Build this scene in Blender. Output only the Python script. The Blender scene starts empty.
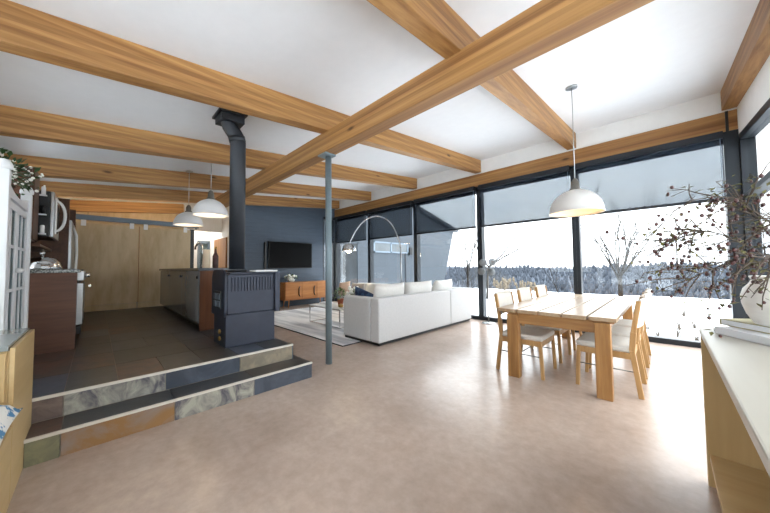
import bpy, bmesh, math, random
from mathutils import Vector, Matrix
PI = math.pi
random.seed(7)
S = bpy.context.scene
COL = S.collection

# ------------------------------------------------------------------ colours and materials
def lin(h):
    h = h.lstrip('#')
    v = [int(h[i:i+2], 16)/255 for i in (0, 2, 4)]
    return tuple(((c+.055)/1.055)**2.4 if c > .04045 else c/12.92 for c in v) + (1,)

MATS = {}
def newmat(name):
    m = bpy.data.materials.new(name); m.use_nodes = True
    nt = m.node_tree; nt.nodes.clear()
    out = nt.nodes.new('ShaderNodeOutputMaterial')
    b = nt.nodes.new('ShaderNodeBsdfPrincipled')
    nt.links.new(b.outputs[0], out.inputs[0])
    MATS[name] = m
    return m, nt, b, out

def node(nt, t, **kw):
    n = nt.nodes.new(t)
    for k, v in kw.items():
        if k.startswith('i_'):
            n.inputs[k[2:].replace('_', ' ')].default_value = v
        else:
            setattr(n, k, v)
    return n

def ramp(nt, fac, stops, interp='LINEAR'):
    r = nt.nodes.new('ShaderNodeValToRGB'); r.color_ramp.interpolation = interp
    e = r.color_ramp.elements
    while len(e) < len(stops): e.new(.5)
    for el, (p, c) in zip(e, stops): el.position = p; el.color = c
    nt.links.new(fac, r.inputs[0])
    return r.outputs[0]

def coords(nt, scale=(1, 1, 1), rot=(0, 0, 0)):
    tc = nt.nodes.new('ShaderNodeTexCoord')
    mp = nt.nodes.new('ShaderNodeMapping')
    mp.inputs['Scale'].default_value = scale; mp.inputs['Rotation'].default_value = rot
    nt.links.new(tc.outputs['Object'], mp.inputs[0])
    return mp.outputs[0]

def noise(nt, vec, scale=5, detail=4, rough=.55, dist=0):
    n = nt.nodes.new('ShaderNodeTexNoise')
    n.inputs['Scale'].default_value = scale; n.inputs['Detail'].default_value = detail
    n.inputs['Roughness'].default_value = rough; n.inputs['Distortion'].default_value = dist
    nt.links.new(vec, n.inputs['Vector'])
    return n.outputs['Fac']

def bump(nt, b, h, strength=.2, dist=.01):
    bp = nt.nodes.new('ShaderNodeBump'); bp.inputs['Strength'].default_value = strength
    bp.inputs['Distance'].default_value = dist
    nt.links.new(h, bp.inputs['Height']); nt.links.new(bp.outputs[0], b.inputs['Normal'])

def plain(name, col, rough=.5, metal=0, var=.06, nscale=8, spec=.5, bumpy=0, scale=(1, 1, 1)):
    m, nt, b, o = newmat(name)
    c = lin(col)
    v = coords(nt, scale)
    f = noise(nt, v, nscale)
    lo = tuple(x*(1-var) for x in c[:3])+(1,); hi = tuple(min(1, x*(1+var)) for x in c[:3])+(1,)
    nt.links.new(ramp(nt, f, [(.3, lo), (.7, hi)]), b.inputs['Base Color'])
    b.inputs['Roughness'].default_value = rough; b.inputs['Metallic'].default_value = metal
    b.inputs['Specular IOR Level'].default_value = spec
    if bumpy: bump(nt, b, noise(nt, v, nscale*6, 3), bumpy, .004)
    return m

def wood(name, c1, c2, axis='x', fine=26, rough=.5, knots=True, stretch=14, spec=.4, lam=0, tilt=0):
    m, nt, b, o = newmat(name)
    sc = {'x': (1/stretch, 1, 1), 'y': (1, 1/stretch, 1), 'z': (1, 1, 1/stretch)}[axis]
    v = coords(nt, sc)
    f1 = noise(nt, v, fine, 5, .6, .25)
    f2 = noise(nt, v, fine*.22, 3, .5, .15)
    mx = node(nt, 'ShaderNodeMath', operation='ADD'); nt.links.new(f1, mx.inputs[0]); nt.links.new(f2, mx.inputs[1])
    hf = node(nt, 'ShaderNodeMath', operation='MULTIPLY'); nt.links.new(mx.outputs[0], hf.inputs[0]); hf.inputs[1].default_value = .5
    a, c = lin(c1), lin(c2)
    mid = tuple((x+y)/2 for x, y in zip(a, c))
    colr = ramp(nt, hf.outputs[0], [(.36, c), (.5, mid), (.63, a)])
    if knots:
        ks = {'x': (.35, 1, 1), 'y': (1, .35, 1), 'z': (1, 1, .35)}[axis]
        vo = nt.nodes.new('ShaderNodeTexVoronoi'); vo.inputs['Scale'].default_value = 3.2
        nt.links.new(coords(nt, ks), vo.inputs['Vector'])
        kf = ramp(nt, vo.outputs['Distance'], [(.035, (1, 1, 1, 1)), (.1, (0, 0, 0, 1))])
        mix = node(nt, 'ShaderNodeMixRGB'); nt.links.new(kf, mix.inputs[0]); nt.links.new(colr, mix.inputs[1])
        mix.inputs[2].default_value = tuple(x*.42 for x in c[:3])+(1,)
        colr = mix.outputs[0]
    if lam:      # glued laminations: each layer a slightly different tone
        sz = nt.nodes.new('ShaderNodeSeparateXYZ'); nt.links.new(coords(nt, (1, 1, 1), (tilt, 0, 0)), sz.inputs[0])
        dv = node(nt, 'ShaderNodeMath', operation='DIVIDE'); nt.links.new(sz.outputs['Z'], dv.inputs[0]); dv.inputs[1].default_value = lam
        fl_ = node(nt, 'ShaderNodeMath', operation='FLOOR'); nt.links.new(dv.outputs[0], fl_.inputs[0])
        wn = node(nt, 'ShaderNodeTexWhiteNoise', noise_dimensions='1D'); nt.links.new(fl_.outputs[0], wn.inputs['W'])
        lr = ramp(nt, wn.outputs['Value'], [(0, (.74, .72, .70, 1)), (1, (1.1, 1.1, 1.1, 1))])
        ml = node(nt, 'ShaderNodeMixRGB', blend_type='MULTIPLY'); ml.inputs[0].default_value = 1
        nt.links.new(colr, ml.inputs[1]); nt.links.new(lr, ml.inputs[2]); colr = ml.outputs[0]
    nt.links.new(colr, b.inputs['Base Color'])
    b.inputs['Roughness'].default_value = rough; b.inputs['Specular IOR Level'].default_value = spec
    bump(nt, b, f1, .08, .004)
    return m

def slate(name, c1, c2, rough=.42, sc=5.0, seed=0, streak=(1, 1, 1)):
    m, nt, b, o = newmat(name)
    v = coords(nt, streak, (0, 0, seed))
    f = noise(nt, v, sc, 6, .62, .8)
    g = noise(nt, v, sc*5, 5, .6)
    a, c = lin(c1), lin(c2)
    mid = tuple((x+y)/2 for x, y in zip(a, c))
    nt.links.new(ramp(nt, f, [(.38, a), (.5, mid), (.6, c)]), b.inputs['Base Color'])
    b.inputs['Roughness'].default_value = rough
    bump(nt, b, g, .25, .004)
    return m

def siding(name, col, pitch, rough=.55, groove=.05):
    m, nt, b, o = newmat(name)
    tc = nt.nodes.new('ShaderNodeTexCoord'); sx = nt.nodes.new('ShaderNodeSeparateXYZ')
    nt.links.new(tc.outputs['Object'], sx.inputs[0])
    d = node(nt, 'ShaderNodeMath', operation='DIVIDE'); nt.links.new(sx.outputs['Z'], d.inputs[0]); d.inputs[1].default_value = pitch
    fr = node(nt, 'ShaderNodeMath', operation='FRACT'); nt.links.new(d.outputs[0], fr.inputs[0])
    c = lin(col); dk = tuple(x*.35 for x in c[:3])+(1,)
    g = ramp(nt, fr.outputs[0], [(0, (0, 0, 0, 1)), (groove, (1, 1, 1, 1))])
    f = noise(nt, coords(nt, (.15, .15, 1)), 14)
    colr = ramp(nt, f, [(.3, tuple(x*.88 for x in c[:3])+(1,)), (.7, tuple(x*1.1 for x in c[:3])+(1,))])
    mix = node(nt, 'ShaderNodeMixRGB'); nt.links.new(g, mix.inputs[0]); mix.inputs[1].default_value = dk; nt.links.new(colr, mix.inputs[2])
    nt.links.new(mix.outputs[0], b.inputs['Base Color'])
    b.inputs['Roughness'].default_value = rough
    bump(nt, b, g, .5, .01)
    return m

def emit(name, col, s):
    m, nt, b, o = newmat(name)
    b.inputs['Base Color'].default_value = lin(col)
    b.inputs['Emission Color'].default_value = lin(col); b.inputs['Emission Strength'].default_value = s
    return m

def glassy(name, tint=(.95, .97, .97, 1), ior=1.45, refl=1.0):
    m, nt, b, o = newmat(name)
    nt.nodes.remove(b)
    t = nt.nodes.new('ShaderNodeBsdfTransparent'); t.inputs[0].default_value = tint
    g = nt.nodes.new('ShaderNodeBsdfGlossy'); g.inputs['Roughness'].default_value = .02
    ge = nt.nodes.new('ShaderNodeNewGeometry')
    dt = node(nt, 'ShaderNodeVectorMath', operation='DOT_PRODUCT'); nt.links.new(ge.outputs['Normal'], dt.inputs[0]); nt.links.new(ge.outputs['Incoming'], dt.inputs[1])
    ab = node(nt, 'ShaderNodeMath', operation='ABSOLUTE'); nt.links.new(dt.outputs['Value'], ab.inputs[0])
    om = node(nt, 'ShaderNodeMath', operation='SUBTRACT'); om.inputs[0].default_value = 1; nt.links.new(ab.outputs[0], om.inputs[1])
    pw_ = node(nt, 'ShaderNodeMath', operation='POWER'); nt.links.new(om.outputs[0], pw_.inputs[0]); pw_.inputs[1].default_value = 5
    k = node(nt, 'ShaderNodeMath', operation='MULTIPLY_ADD'); nt.links.new(pw_.outputs[0], k.inputs[0]); k.inputs[1].default_value = .9*refl; k.inputs[2].default_value = .035*refl
    mx = nt.nodes.new('ShaderNodeMixShader')
    nt.links.new(k.outputs[0], mx.inputs[0]); nt.links.new(t.outputs[0], mx.inputs[1]); nt.links.new(g.outputs[0], mx.inputs[2])
    nt.links.new(mx.outputs[0], o.inputs[0])
    return m

def screen_cloth(name, col, opened):
    m, nt, b, o = newmat(name)
    nt.nodes.remove(b)
    t = nt.nodes.new('ShaderNodeBsdfTransparent'); t.inputs[0].default_value = (.93, .97, 1, 1)
    d = nt.nodes.new('ShaderNodeBsdfDiffuse')
    f = noise(nt, coords(nt, (1, 1, 30)), 3)
    c = lin(col)
    nt.links.new(ramp(nt, f, [(.3, tuple(x*.9 for x in c[:3])+(1,)), (.7, c)]), d.inputs[0])
    mx = nt.nodes.new('ShaderNodeMixShader'); mx.inputs[0].default_value = 1-opened
    nt.links.new(t.outputs[0], mx.inputs[1]); nt.links.new(d.outputs[0], mx.inputs[2])
    nt.links.new(mx.outputs[0], o.inputs[0])
    return m

def two_tone(name, c1, c2, sc, rough=.8, stretch=(1, 1, 1), lo=.45, hi=.55):
    m, nt, b, o = newmat(name)
    f = noise(nt, coords(nt, stretch), sc, 3)
    nt.links.new(ramp(nt, f, [(lo, lin(c1)), (hi, lin(c2))]), b.inputs['Base Color'])
    b.inputs['Roughness'].default_value = rough
    return m

M = MATS
wood('beam_y', '#BC8F58', '#80552D', 'y', 26, .5, stretch=42, lam=.042, tilt=-.1056)
wood('beam_x', '#BC8F58', '#80552D', 'x', 26, .5, stretch=42, lam=.042)
wood('oak_table', '#B08450', '#865C30', 'z', 30, .45)
wood('oak_table_x', '#B08450', '#865C30', 'x', 30, .45)
wood('oak_top', '#B29A7C', '#93785A', 'y', 30, .3, spec=.55)
wood('oak_chair', '#BC9664', '#9C7547', 'z', 34, .5, False)
wood('maple', '#C4AA7C', '#B29668', 'x', 12, .42, False)
wood('maple_z', '#C0A476', '#AE9162', 'z', 12, .42, False)
wood('birch_ply', '#D0BA96', '#B0966E', 'z', 7, .5, True, 4)
wood('walnut', '#60412F', '#472D1F', 'x', 30, .45, False)
wood('walnut_end', '#6A4836', '#52362A', 'y', 30, .45, False)
wood('teak', '#B47B45', '#915A2B', 'y', 26, .45, False)
wood('island_end', '#6E4226', '#50301B', 'z', 26, .45, False)
wood('hall_door', '#A67848', '#8B5E34', 'z', 22, .5, False)
wood('pale_board', '#B5AE86', '#98916A', 'x', 22, .55, False)
plain('ceiling_paint', '#DFE0E2', .85, var=.015)
plain('wall_paint', '#E6E6E4', .8, var=.02)
siding('navy_siding', '#414E5D', .135)
siding('wing_siding', '#333B43', .2, groove=.07)
plain('frame_metal', '#1B2127', .4, .3, var=.04)
plain('blind_metal', '#181D24', .45, .2, var=.04)
screen_cloth('blind_cloth', '#323A45', .355)
glassy('pane_glass')
glassy('cabinet_glass', (.66, .71, .72, 1), 1.45, .06)
plain('pole_metal', '#75848B', .45, .3, var=.05)
plain('stove_metal', '#323744', .42, .35, var=.08, nscale=14)
plain('flue_metal', '#2C3036', .5, .3, var=.06)
plain('black', '#101214', .4, var=.1)
plain('screen_black', '#030304', .45, var=.0, spec=.08)
plain('steel', '#B9BCBE', .28, 1, var=.05, scale=(1, 1, 12))
plain('chrome', '#D8DADB', .12, 1, var=.02)
plain('rail_grey', '#6E7B87', .45, .4, var=.04)
plain('white_paint', '#E4E6E8', .45, var=.02)
plain('pewter_paint', '#5C625F', .6, var=.05)
plain('white_gloss', '#EDEDEC', .25, var=.02)
plain('grey_cabinet', '#72797F', .14, var=.05)
two_tone('granite', '#8A8C88', '#4E5250', 60, .2)
plain('dark_stone', '#4E5156', .25, var=.15, nscale=40)
plain('sofa_fabric', '#C6C6C6', .95, var=.04, nscale=30, bumpy=.15, spec=.1)
plain('cushion_white', '#D6D4D0', .95, var=.04, nscale=20, bumpy=.15, spec=.1)
plain('cushion_grey', '#9A9492', .95, var=.1, nscale=30, spec=.1)
plain('cushion_pink', '#C9B4A6', .95, var=.06, nscale=30, spec=.1)
two_tone('cushion_brown', '#9A9286', '#C9C2B5', 14, .95, (1, 4, 1))
two_tone('cushion_navy', '#1E2E4C', '#38506F', 9, .95)
two_tone('cushion_blue', '#DFDED8', '#4C7FA6', 9, .9, (1, 2.5, 1), .51, .55)
plain('chair_fabric', '#CFCBC4', .95, var=.05, nscale=40, bumpy=.12, spec=.1)
two_tone('rug_pile', '#E2E2E3', '#B3B5BA', 1.4, .98, (.35, 3, 1), .42, .6)  # white streaks also stand in for bands of sun on the pile
plain('rug_edge', '#3A3A3E', .95)
plain('pendant_enamel', '#CFCDC9', .35, var=.02)
plain('pendant_inner', '#E3CDB0', .5, var=.03)
plain('white_shade', '#E6E6E6', .35, var=.02)
plain('brass', '#A5844C', .35, .9, var=.05)
plain('pewter', '#77736C', .4, .7, var=.05)
plain('terracotta', '#A2583A', .8, var=.1)
plain('leaf_green', '#4E7035', .6, var=.35, nscale=14)
plain('leaf_dark', '#33512A', .6, var=.35, nscale=14)
plain('petal_white', '#EEF0E8', .7, var=.03)
plain('ceramic_white', '#DAD8D3', .4, var=.05, nscale=12, bumpy=.15, scale=(1, 1, 4))
plain('twig', '#44372B', .8, var=.2)
plain('twig_leaf', '#5F5A30', .7, var=.4, nscale=20)
plain('rosehip', '#3E1E1B', .4, var=.35, nscale=30)
plain('book_white', '#D9DBDE', .5, var=.03)
plain('bark', '#211E1C', .9, var=.2, spec=.1)
plain('shrub_twig', '#3B3A39', .9, var=.2, spec=.1)
plain('forest_bark', '#454A52', .95, var=.25, nscale=.3, spec=0)
plain('dry_grass', '#6A6052', .9, var=.15, spec=.1)
plain('grey_glass', '#8F9694', .12, var=.02)
plain('weed', '#5A534C', .9, var=.2, spec=.1)
plain('snow', '#E8EBEF', .7, var=.02, nscale=.4)
plain('roof_dark', '#34383E', .7, var=.1)
plain('lamp_disc', '#EEF0F0', .25, var=.03)
plain('grout', '#8B8377', .8, var=.1)
plain('nosing', '#D8D4CA', .4, .2, var=.03)
plain('ceramic_dish', '#DDE3DF', .4, var=.03)
emit('bulb_warm', '#FFD9A0', 7)
emit('bulb_arc', '#FFE3B8', 22)
screen_cloth('lamp_glass', '#8E9192', .3)
plain('wing_tall_pane', '#2B2F32', .2, var=.3, nscale=1.5)  # bright reflection in the tall glass put into a flat pane colour
plain('wing_pane', '#54595C', .2, var=.2, nscale=1.5)

SL = [slate('slate_dark', '#3C3D3F', '#2F3032', .36, 4, .3),
      slate('slate_blue', '#4A525F', '#3A414C', .36, 4, 1.3),
      slate('slate_brown', '#413C38', '#33302E', .38, 4, 2.2),
      slate('slate_rust', '#5E463A', '#443B37', .4, 5, 3.1),
      slate('slate_green', '#8A8868', '#716F5A', .45, 6, 4.0),
      slate('slate_marbled', '#A5A396', '#55525A', .45, 8, .7, (1, 1, .6)),
      slate('slate_orange', '#8C8078', '#8F6B42', .45, 3, 1.9),
      slate('slate_tan', '#968A76', '#7B7364', .45, 5, 2.7),
      slate('slate_pink', '#776860', '#5E524E', .45, 9, 3.6)]

# polished concrete
m, nt, b, o = newmat('concrete')
v = coords(nt)
f1 = noise(nt, v, 1.1, 7, .6, 0); f2 = noise(nt, v, 14, 6, .7); f3 = noise(nt, v, 2.7, 3, .5, 0)
c1 = ramp(nt, f1, [(.3, lin('#A39083')), (.5, lin('#B3A093')), (.7, lin('#BFAD9F'))])
c2 = ramp(nt, f2, [(.3, (.80, .80, .80, 1)), (.7, (1.06, 1.06, 1.06, 1))])
mx = node(nt, 'ShaderNodeMixRGB', blend_type='MULTIPLY'); mx.inputs[0].default_value = .8
nt.links.new(c1, mx.inputs[1]); nt.links.new(c2, mx.inputs[2])
nt.links.new(mx.outputs[0], b.inputs['Base Color'])
r = ramp(nt, f3, [(.3, (.2, .2, .2, 1)), (.7, (.26, .26, .26, 1))])
nt.links.new(r, b.inputs['Roughness'])
b.inputs['Specular IOR Level'].default_value = .35

# ------------------------------------------------------------------ mesh builder
class MB:
    def __init__(s): s.bm = bmesh.new()
    def _face(s, vs, mi=0, smooth=False):
        try:
            f = s.bm.faces.new(vs); f.material_index = mi; f.smooth = smooth
        except ValueError: pass
    def hexa(s, p, mi=0):
        v = [s.bm.verts.new(q) for q in p]
        for a in ((3, 2, 1, 0), (4, 5, 6, 7), (0, 1, 5, 4), (1, 2, 6, 5), (2, 3, 7, 6), (3, 0, 4, 7)):
            s._face([v[i] for i in a], mi)
        return s
    def box(s, a, b, mi=0, mat=None):
        x0, y0, z0 = a; x1, y1, z1 = b
        p = [Vector(q) for q in ((x0, y0, z0), (x1, y0, z0), (x1, y1, z0), (x0, y1, z0), (x0, y0, z1), (x1, y0, z1), (x1, y1, z1), (x0, y1, z1))]
        if mat: p = [mat @ q for q in p]
        return s.hexa(p, mi)
    def bar(s, a, b, w, d, mi=0, up=(0, 0, 1)):
        a, b = Vector(a), Vector(b); t = (b-a).normalized(); u = Vector(up)
        if abs(t.dot(u)) > .98: u = Vector((0, 1, 0))
        r = t.cross(u).normalized(); u = r.cross(t)
        r *= w/2; u *= d/2
        return s.hexa([a-r-u, a+r-u, a+r+u, a-r+u, b-r-u, b+r-u, b+r+u, b-r+u], mi)
    def tube(s, pts, rad, n=8, mi=0, cap=True):
        pts = [Vector(p) for p in pts]
        if not hasattr(rad, '__len__'): rad = [rad]*len(pts)
        rings = []; u = None
        for i, p in enumerate(pts):
            t = (pts[min(i+1, len(pts)-1)]-pts[max(i-1, 0)]).normalized()
            if u is None:
                u = t.orthogonal().normalized()
            u = (u-t*u.dot(t)).normalized(); w = t.cross(u)
            rings.append([s.bm.verts.new(p+(u*math.cos(k*2*PI/n)+w*math.sin(k*2*PI/n))*rad[i]) for k in range(n)])
        for a, b in zip(rings, rings[1:]):
            for k in range(n): s._face([a[k], a[(k+1) % n], b[(k+1) % n], b[k]], mi, n > 5)
        if cap:
            s._face(rings[0][::-1], mi); s._face(rings[-1], mi)
        return s
    def lathe(s, prof, n=32, c=(0, 0, 0), mi=0, smooth=True, closed=False):
        rings = []
        for r, z in prof:
            rings.append([s.bm.verts.new((c[0]+max(r, 1e-4)*math.cos(k*2*PI/n), c[1]+max(r, 1e-4)*math.sin(k*2*PI/n), c[2]+z)) for k in range(n)])
        for a, b in zip(rings, rings[1:]):
            for k in range(n): s._face([a[k], a[(k+1) % n], b[(k+1) % n], b[k]], mi, smooth)
        if not closed:
            s._face(rings[0][::-1], mi); s._face(rings[-1], mi)
        return s
    def prism(s, poly, a, b, axis='y', mi=0):
        # poly of 2-D points, swept along an axis from a to b
        def P(q, t):
            return {'x': (t, q[0], q[1]), 'y': (q[0], t, q[1]), 'z': (q[0], q[1], t)}[axis]
        A = [s.bm.verts.new(P(q, a)) for q in poly]; B = [s.bm.verts.new(P(q, b)) for q in poly]
        s._face(A[::-1], mi); s._face(B, mi); n = len(poly)
        for k in range(n): s._face([A[k], A[(k+1) % n], B[(k+1) % n], B[k]], mi)
        return s
    def ball(s, c, r, n=10, mi=0, sc=(1, 1, 1)):
        g = bmesh.ops.create_uvsphere(s.bm, u_segments=n, v_segments=max(5, n*2//3), radius=r, matrix=Matrix.Translation(c) @ Matrix.Diagonal((*sc, 1)))
        for v_ in g['verts']:
            for f in v_.link_faces: f.smooth = True; f.material_index = mi
        return s
    def pillow(s, w, h, t, mat=Matrix(), n=12, mi=0):
        g = {}
        for sg in (1, -1):
            for i in range(n+1):
                for j in range(n+1):
                    u, v_ = 2*i/n-1, 2*j/n-1
                    edge = i in (0, n) or j in (0, n)
                    if edge and sg == -1: g[sg, i, j] = g[1, i, j]; continue
                    th = 0 if edge else t/2*((1-u**4)*(1-v_**4))**.55
                    k = 1-.05*(1-abs(u)**2)*abs(v_)**3; k2 = 1-.05*(1-abs(v_)**2)*abs(u)**3
                    g[sg, i, j] = s.bm.verts.new(mat @ Vector((u*w/2*k2, v_*h/2*k, sg*th)))
        for sg in (1, -1):
            for i in range(n):
                for j in range(n):
                    q = [g[sg, i, j], g[sg, i+1, j], g[sg, i+1, j+1], g[sg, i, j+1]]
                    s._face(q if sg == 1 else q[::-1], mi, True)
        return s
    def build(s, name, mats, parent=None, bevel=0, loc=None, rot=None, seg=2):
        me = bpy.data.meshes.new(name)
        bmesh.ops.recalc_face_normals(s.bm, faces=s.bm.faces[:])
        s.bm.to_mesh(me); s.bm.free()
        for q in (mats if isinstance(mats, (list, tuple)) else [mats]):
            me.materials.append(M[q] if isinstance(q, str) else q)
        ob = bpy.data.objects.new(name, me); COL.objects.link(ob)
        if parent: ob.parent = parent
        if loc: ob.location = loc
        if rot: ob.rotation_euler = rot
        if bevel:
            bv = ob.modifiers.new('bevel', 'BEVEL'); bv.width = bevel; bv.segments = seg; bv.limit_method = 'ANGLE'; bv.angle_limit = .7
        return ob

def tag(o, label=None, cat=None, group=None, kind=None):
    if label: o['label'] = label
    if cat: o['category'] = cat
    if group: o['group'] = group
    if kind: o['kind'] = kind
    return o

def thing(name, label, cat, loc=(0, 0, 0), rz=0, group=None):
    o = bpy.data.objects.new(name, None); COL.objects.link(o)
    o.empty_display_size = .1
    o.location = loc; o.rotation_euler = (0, 0, rz)
    return tag(o, label, cat, group)

def struct(mb, name, mats, label, cat, bevel=0, loc=None):
    return tag(mb.build(name, mats, None, bevel, loc), label, cat, None, 'structure')

def copy_tree(o, parent=None):
    c = o.copy(); COL.objects.link(c)
    if parent: c.parent = parent
    for ch in [q for q in bpy.data.objects if q.parent == o]:
        copy_tree(ch, c)
    return c

def light(name, kind, loc, energy, col, size=.05, rot=None):
    l = bpy.data.lights.new(name, kind); l.energy = energy; l.color = col
    if kind == 'POINT': l.shadow_soft_size = size
    ob = bpy.data.objects.new(name, l); ob.location = loc; COL.objects.link(ob)
    return ob

def zc(y): return 3.135+.106*y      # underside of the sloped ceiling
def zb(y): return 2.842+.106*y      # underside of the roof beams
PL = .345                           # raised kitchen floor
MX = [.72, -1.215, -3.17, -5.13, -7.12, -9.0]   # mullions of the glass wall

# ------------------------------------------------------------------ the setting
struct(MB().box((-12.6, -4.2, -.3), (.95, 6.62, 0)), 'floor', 'concrete', 'polished beige concrete floor', 'floor')

def tiles(mb, tl, z0, z1):
    for (x0, x1, y0, y1, mi) in tl:
        mb.box((x0+.003, y0+.003, z0), (x1-.003, y1-.003, z1), mi)
fm = MB()
fm.box((-12.55, -.98, .0), (-3.292, 1.70, PL-.012), 9)
fm.box((-12.55, 1.70, .0), (-9.28, 3.04, PL-.012), 9)
ycol = [-.98, -.775, -.465, -.154, .15, .465, .78, 1.1, 1.4, 1.70]
rnd = random.Random(11)
x = -3.282; row = 0
first = {0: [0, 0, 1, 0, 3, 0, 2, 1, 0]}
while x > -12.4:
    dx = .62 if row % 3 else .6
    j = 0
    while j < len(ycol)-1:
        w = 2 if (row % 2 == 1 and j % 3 == 1 and j+2 < len(ycol)) else 1
        mi = first[row][j] if row in first else rnd.choice([0, 2, 0, 2, 2, 1, 0, 3])
        tiles(fm, [(max(x-dx, -12.5), x, ycol[j], ycol[j+w], mi)], PL-.014, PL)
        j += w
    if x < -9.0:
        for y0, y1 in ((1.7, 2.1), (2.1, 2.55), (2.55, 3.04)):
            tiles(fm, [(max(x-dx, -12.5), min(x, -9.28), y0, y1, rnd.choice([0, 2, 1]))], PL-.014, PL)
    x -= dx; row += 1
# upper riser tiles, and the end of the platform
for y0, y1, mi in ((-.306, -.154, 8), (-.154, .465, 5), (.465, 1.10, 1), (1.10, 1.70, 7)):
    fm.box((-3.294, y0+.003, .176), (-3.282, y1-.003, PL-.014), mi)
fm.box((-9.1, 1.698, 0), (-3.282, 1.71, PL-.014), 1)
struct(fm, 'floor_platform', SL+['grout'], 'raised kitchen floor of mixed slate tiles', 'floor')
st = MB()
st.box((-3.294, -.98, 0), (-3.0, 1.795, .160), 9)
for y0, y1, a, c in ((-.306, -.149, 3, 4), (-.149, .489, 0, 6), (.489, 1.143, 0, 5), (1.143, 1.795, 2, 1)):
    st.box((-3.282, y0+.003, .158), (-2.99, y1-.003, .172), a)
    st.box((-3.002, y0+.003, 0), (-2.988, y1-.003, .158), c)
st.box((-3.55, 1.71, 0), (-3.0, 1.795, .165), 2)
struct(st, 'floor_step', SL+['grout'], 'lower slate step in front of the kitchen platform', 'step')
struct(MB().box((-3.3, -.306, PL-.016), (-3.274, 1.71, PL+.003)), 'trim_1', 'nosing', 'pale metal nosing along the platform edge', 'trim')
struct(MB().box((-3.004, -.306, .158), (-2.98, 1.797, .176)), 'trim_2', 'nosing', 'pale metal nosing along the lower step', 'trim')

def slab(y0, y1, x0, x1, th=.22):
    return [(x0, y0, zc(y0)), (x1, y0, zc(y0)), (x1, y1, zc(y1)), (x0, y1, zc(y1)),
            (x0, y0, zc(y0)+th), (x1, y0, zc(y0)+th), (x1, y1, zc(y1)+th), (x0, y1, zc(y1)+th)]
struct(MB().hexa(slab(-4.2, 6.62, -12.6, .95)), 'ceiling', 'ceiling_paint', 'white sloped ceiling', 'ceiling')

# roof beams (sloped, along y) and the long main beam (along x)
def sloped(x0, x1, y0, y1):
    return [(x0, y0, zb(y0)), (x1, y0, zb(y0)), (x1, y1, zb(y1)), (x0, y1, zb(y1)),
            (x0, y0, zc(y0)), (x1, y0, zc(y0)), (x1, y1, zc(y1)), (x0, y1, zc(y1))]
names = ['timber roof beam against the right wall', 'timber roof beam above the dining table', 'timber roof beam in front of the stove flue',
         'timber roof beam behind the stove flue', 'timber roof beam over the kitchen counter', 'timber roof beam nearest the television wall',
         'timber roof beam beyond the plywood partition']
for i, (xc, y1) in enumerate(((.73, 6.42), (-1.225, 6.42), (-3.15, 6.42), (-5.085, 6.42), (-7.025, 6.42), (-8.805, 6.42), (-10.875, 1.9))):
    struct(MB().hexa(sloped(xc-.075, xc+.075, -4.0 if xc > -2 else -1.0, y1)), 'ceiling_beam', 'beam_y', names[i], 'beam', .006)
struct(MB().box((-9.08, 2.09, 2.81), (.78, 2.26, 3.08)), 'ceiling_beam', 'beam_x', 'long timber beam running under the roof beams', 'beam', .008)
struct(MB().box((-9.05, 6.42, 3.21), (.80, 6.6, 3.50)), 'ceiling_beam', 'beam_x', 'timber header beam above the glass wall', 'beam', .004)
pc = thing('support_column', 'slim grey steel column under the long timber beam', 'column', (-3.24, 2.2, 0)); pc['kind'] = 'structure'
MB().lathe([(.042, 0), (.042, 2.8)], 24).build('column_shaft', 'pole_metal', pc)
MB().box((-.09, -.11, 2.788), (.09, .06, 2.809)).build('column_plate', 'pole_metal', pc)

# walls
w = MB()
w.box((-9.05, 6.44, 3.5), (.95, 6.6, 3.9))
struct(w, 'wall_window', 'wall_paint', 'white strip of wall above the glass wall', 'wall')
w = MB()   # right wall: white band above its windows, window head parallel to the roof
def band(y0, y1, zlo, zhi): return [(.80, y0, zlo(y0)), (.95, y0, zlo(y0)), (.95, y1, zlo(y1)), (.80, y1, zlo(y1)), (.80, y0, zhi(y0)), (.95, y0, zhi(y0)), (.95, y1, zhi(y1)), (.80, y1, zhi(y1))]
zh = lambda y: zc(y)-.69
w.hexa(band(-4.2, 6.6, zh, zc))
w.box((.80, -4.2, 0), (.95, -4.1, 2.02))
struct(w, 'wall_right', 'wall_paint', 'white right wall above its windows', 'wall')
w = MB()
w.box((-12.6, -1.12, 0), (-9.0, -1.0, 3.03)); w.box((-9.0, -1.12, 0), (-5.0, -1.0, 2.5)); w.box((-9.0, -1.12, 2.93), (-5.0, -1.0, 3.03)); w.box((-5.0, -1.12, 0), (-2.0, -1.0, .95)); w.box((-5.0, -1.12, 2.75), (-2.0, -1.0, 3.03)); w.box((-2.1, -4.2, 2.5), (-2.0, -1.12, 3.1)); w.box((-2.1, -4.2, 0), (-2.0, -1.12, .12))
struct(w, 'wall_left', 'wall_paint', 'white wall behind the kitchen counter', 'wall')
w = MB()
w.box((-2.1, -4.25, 0), (.95, -4.1, .12)); w.box((-2.1, -4.25, 2.5), (.95, -4.1, 2.75)); w.box((-2.1, -4.25, .12), (-1.95, -4.1, 2.5)); w.box((.75, -4.25, .12), (.95, -4.1, 2.5))
struct(w, 'wall_back', 'wall_paint', 'white back wall', 'wall')
w = MB()
w.box((-9.25, 3.05, 0), (-9.1, 5.92, 3.9)); w.box((-9.25, 5.92, 3.2), (-9.1, 6.6, 3.9)); 
struct(w, 'wall_television', 'navy_siding', 'navy board wall behind the television', 'wall')
w = MB()
w.box((-9.28, -1.0, PL), (-9.22, -.36, 2.33)); w.box((-9.28, 1.78, PL), (-9.2, 1.87, 2.36), 1)
struct(w, 'wall_partition', ['birch_ply', 'black'], 'plywood partition end beside the sliding doors', 'wall')
w = MB()
w.box((-11.1, -1.0, PL), (-10.96, 1.95, 3.45))
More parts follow.
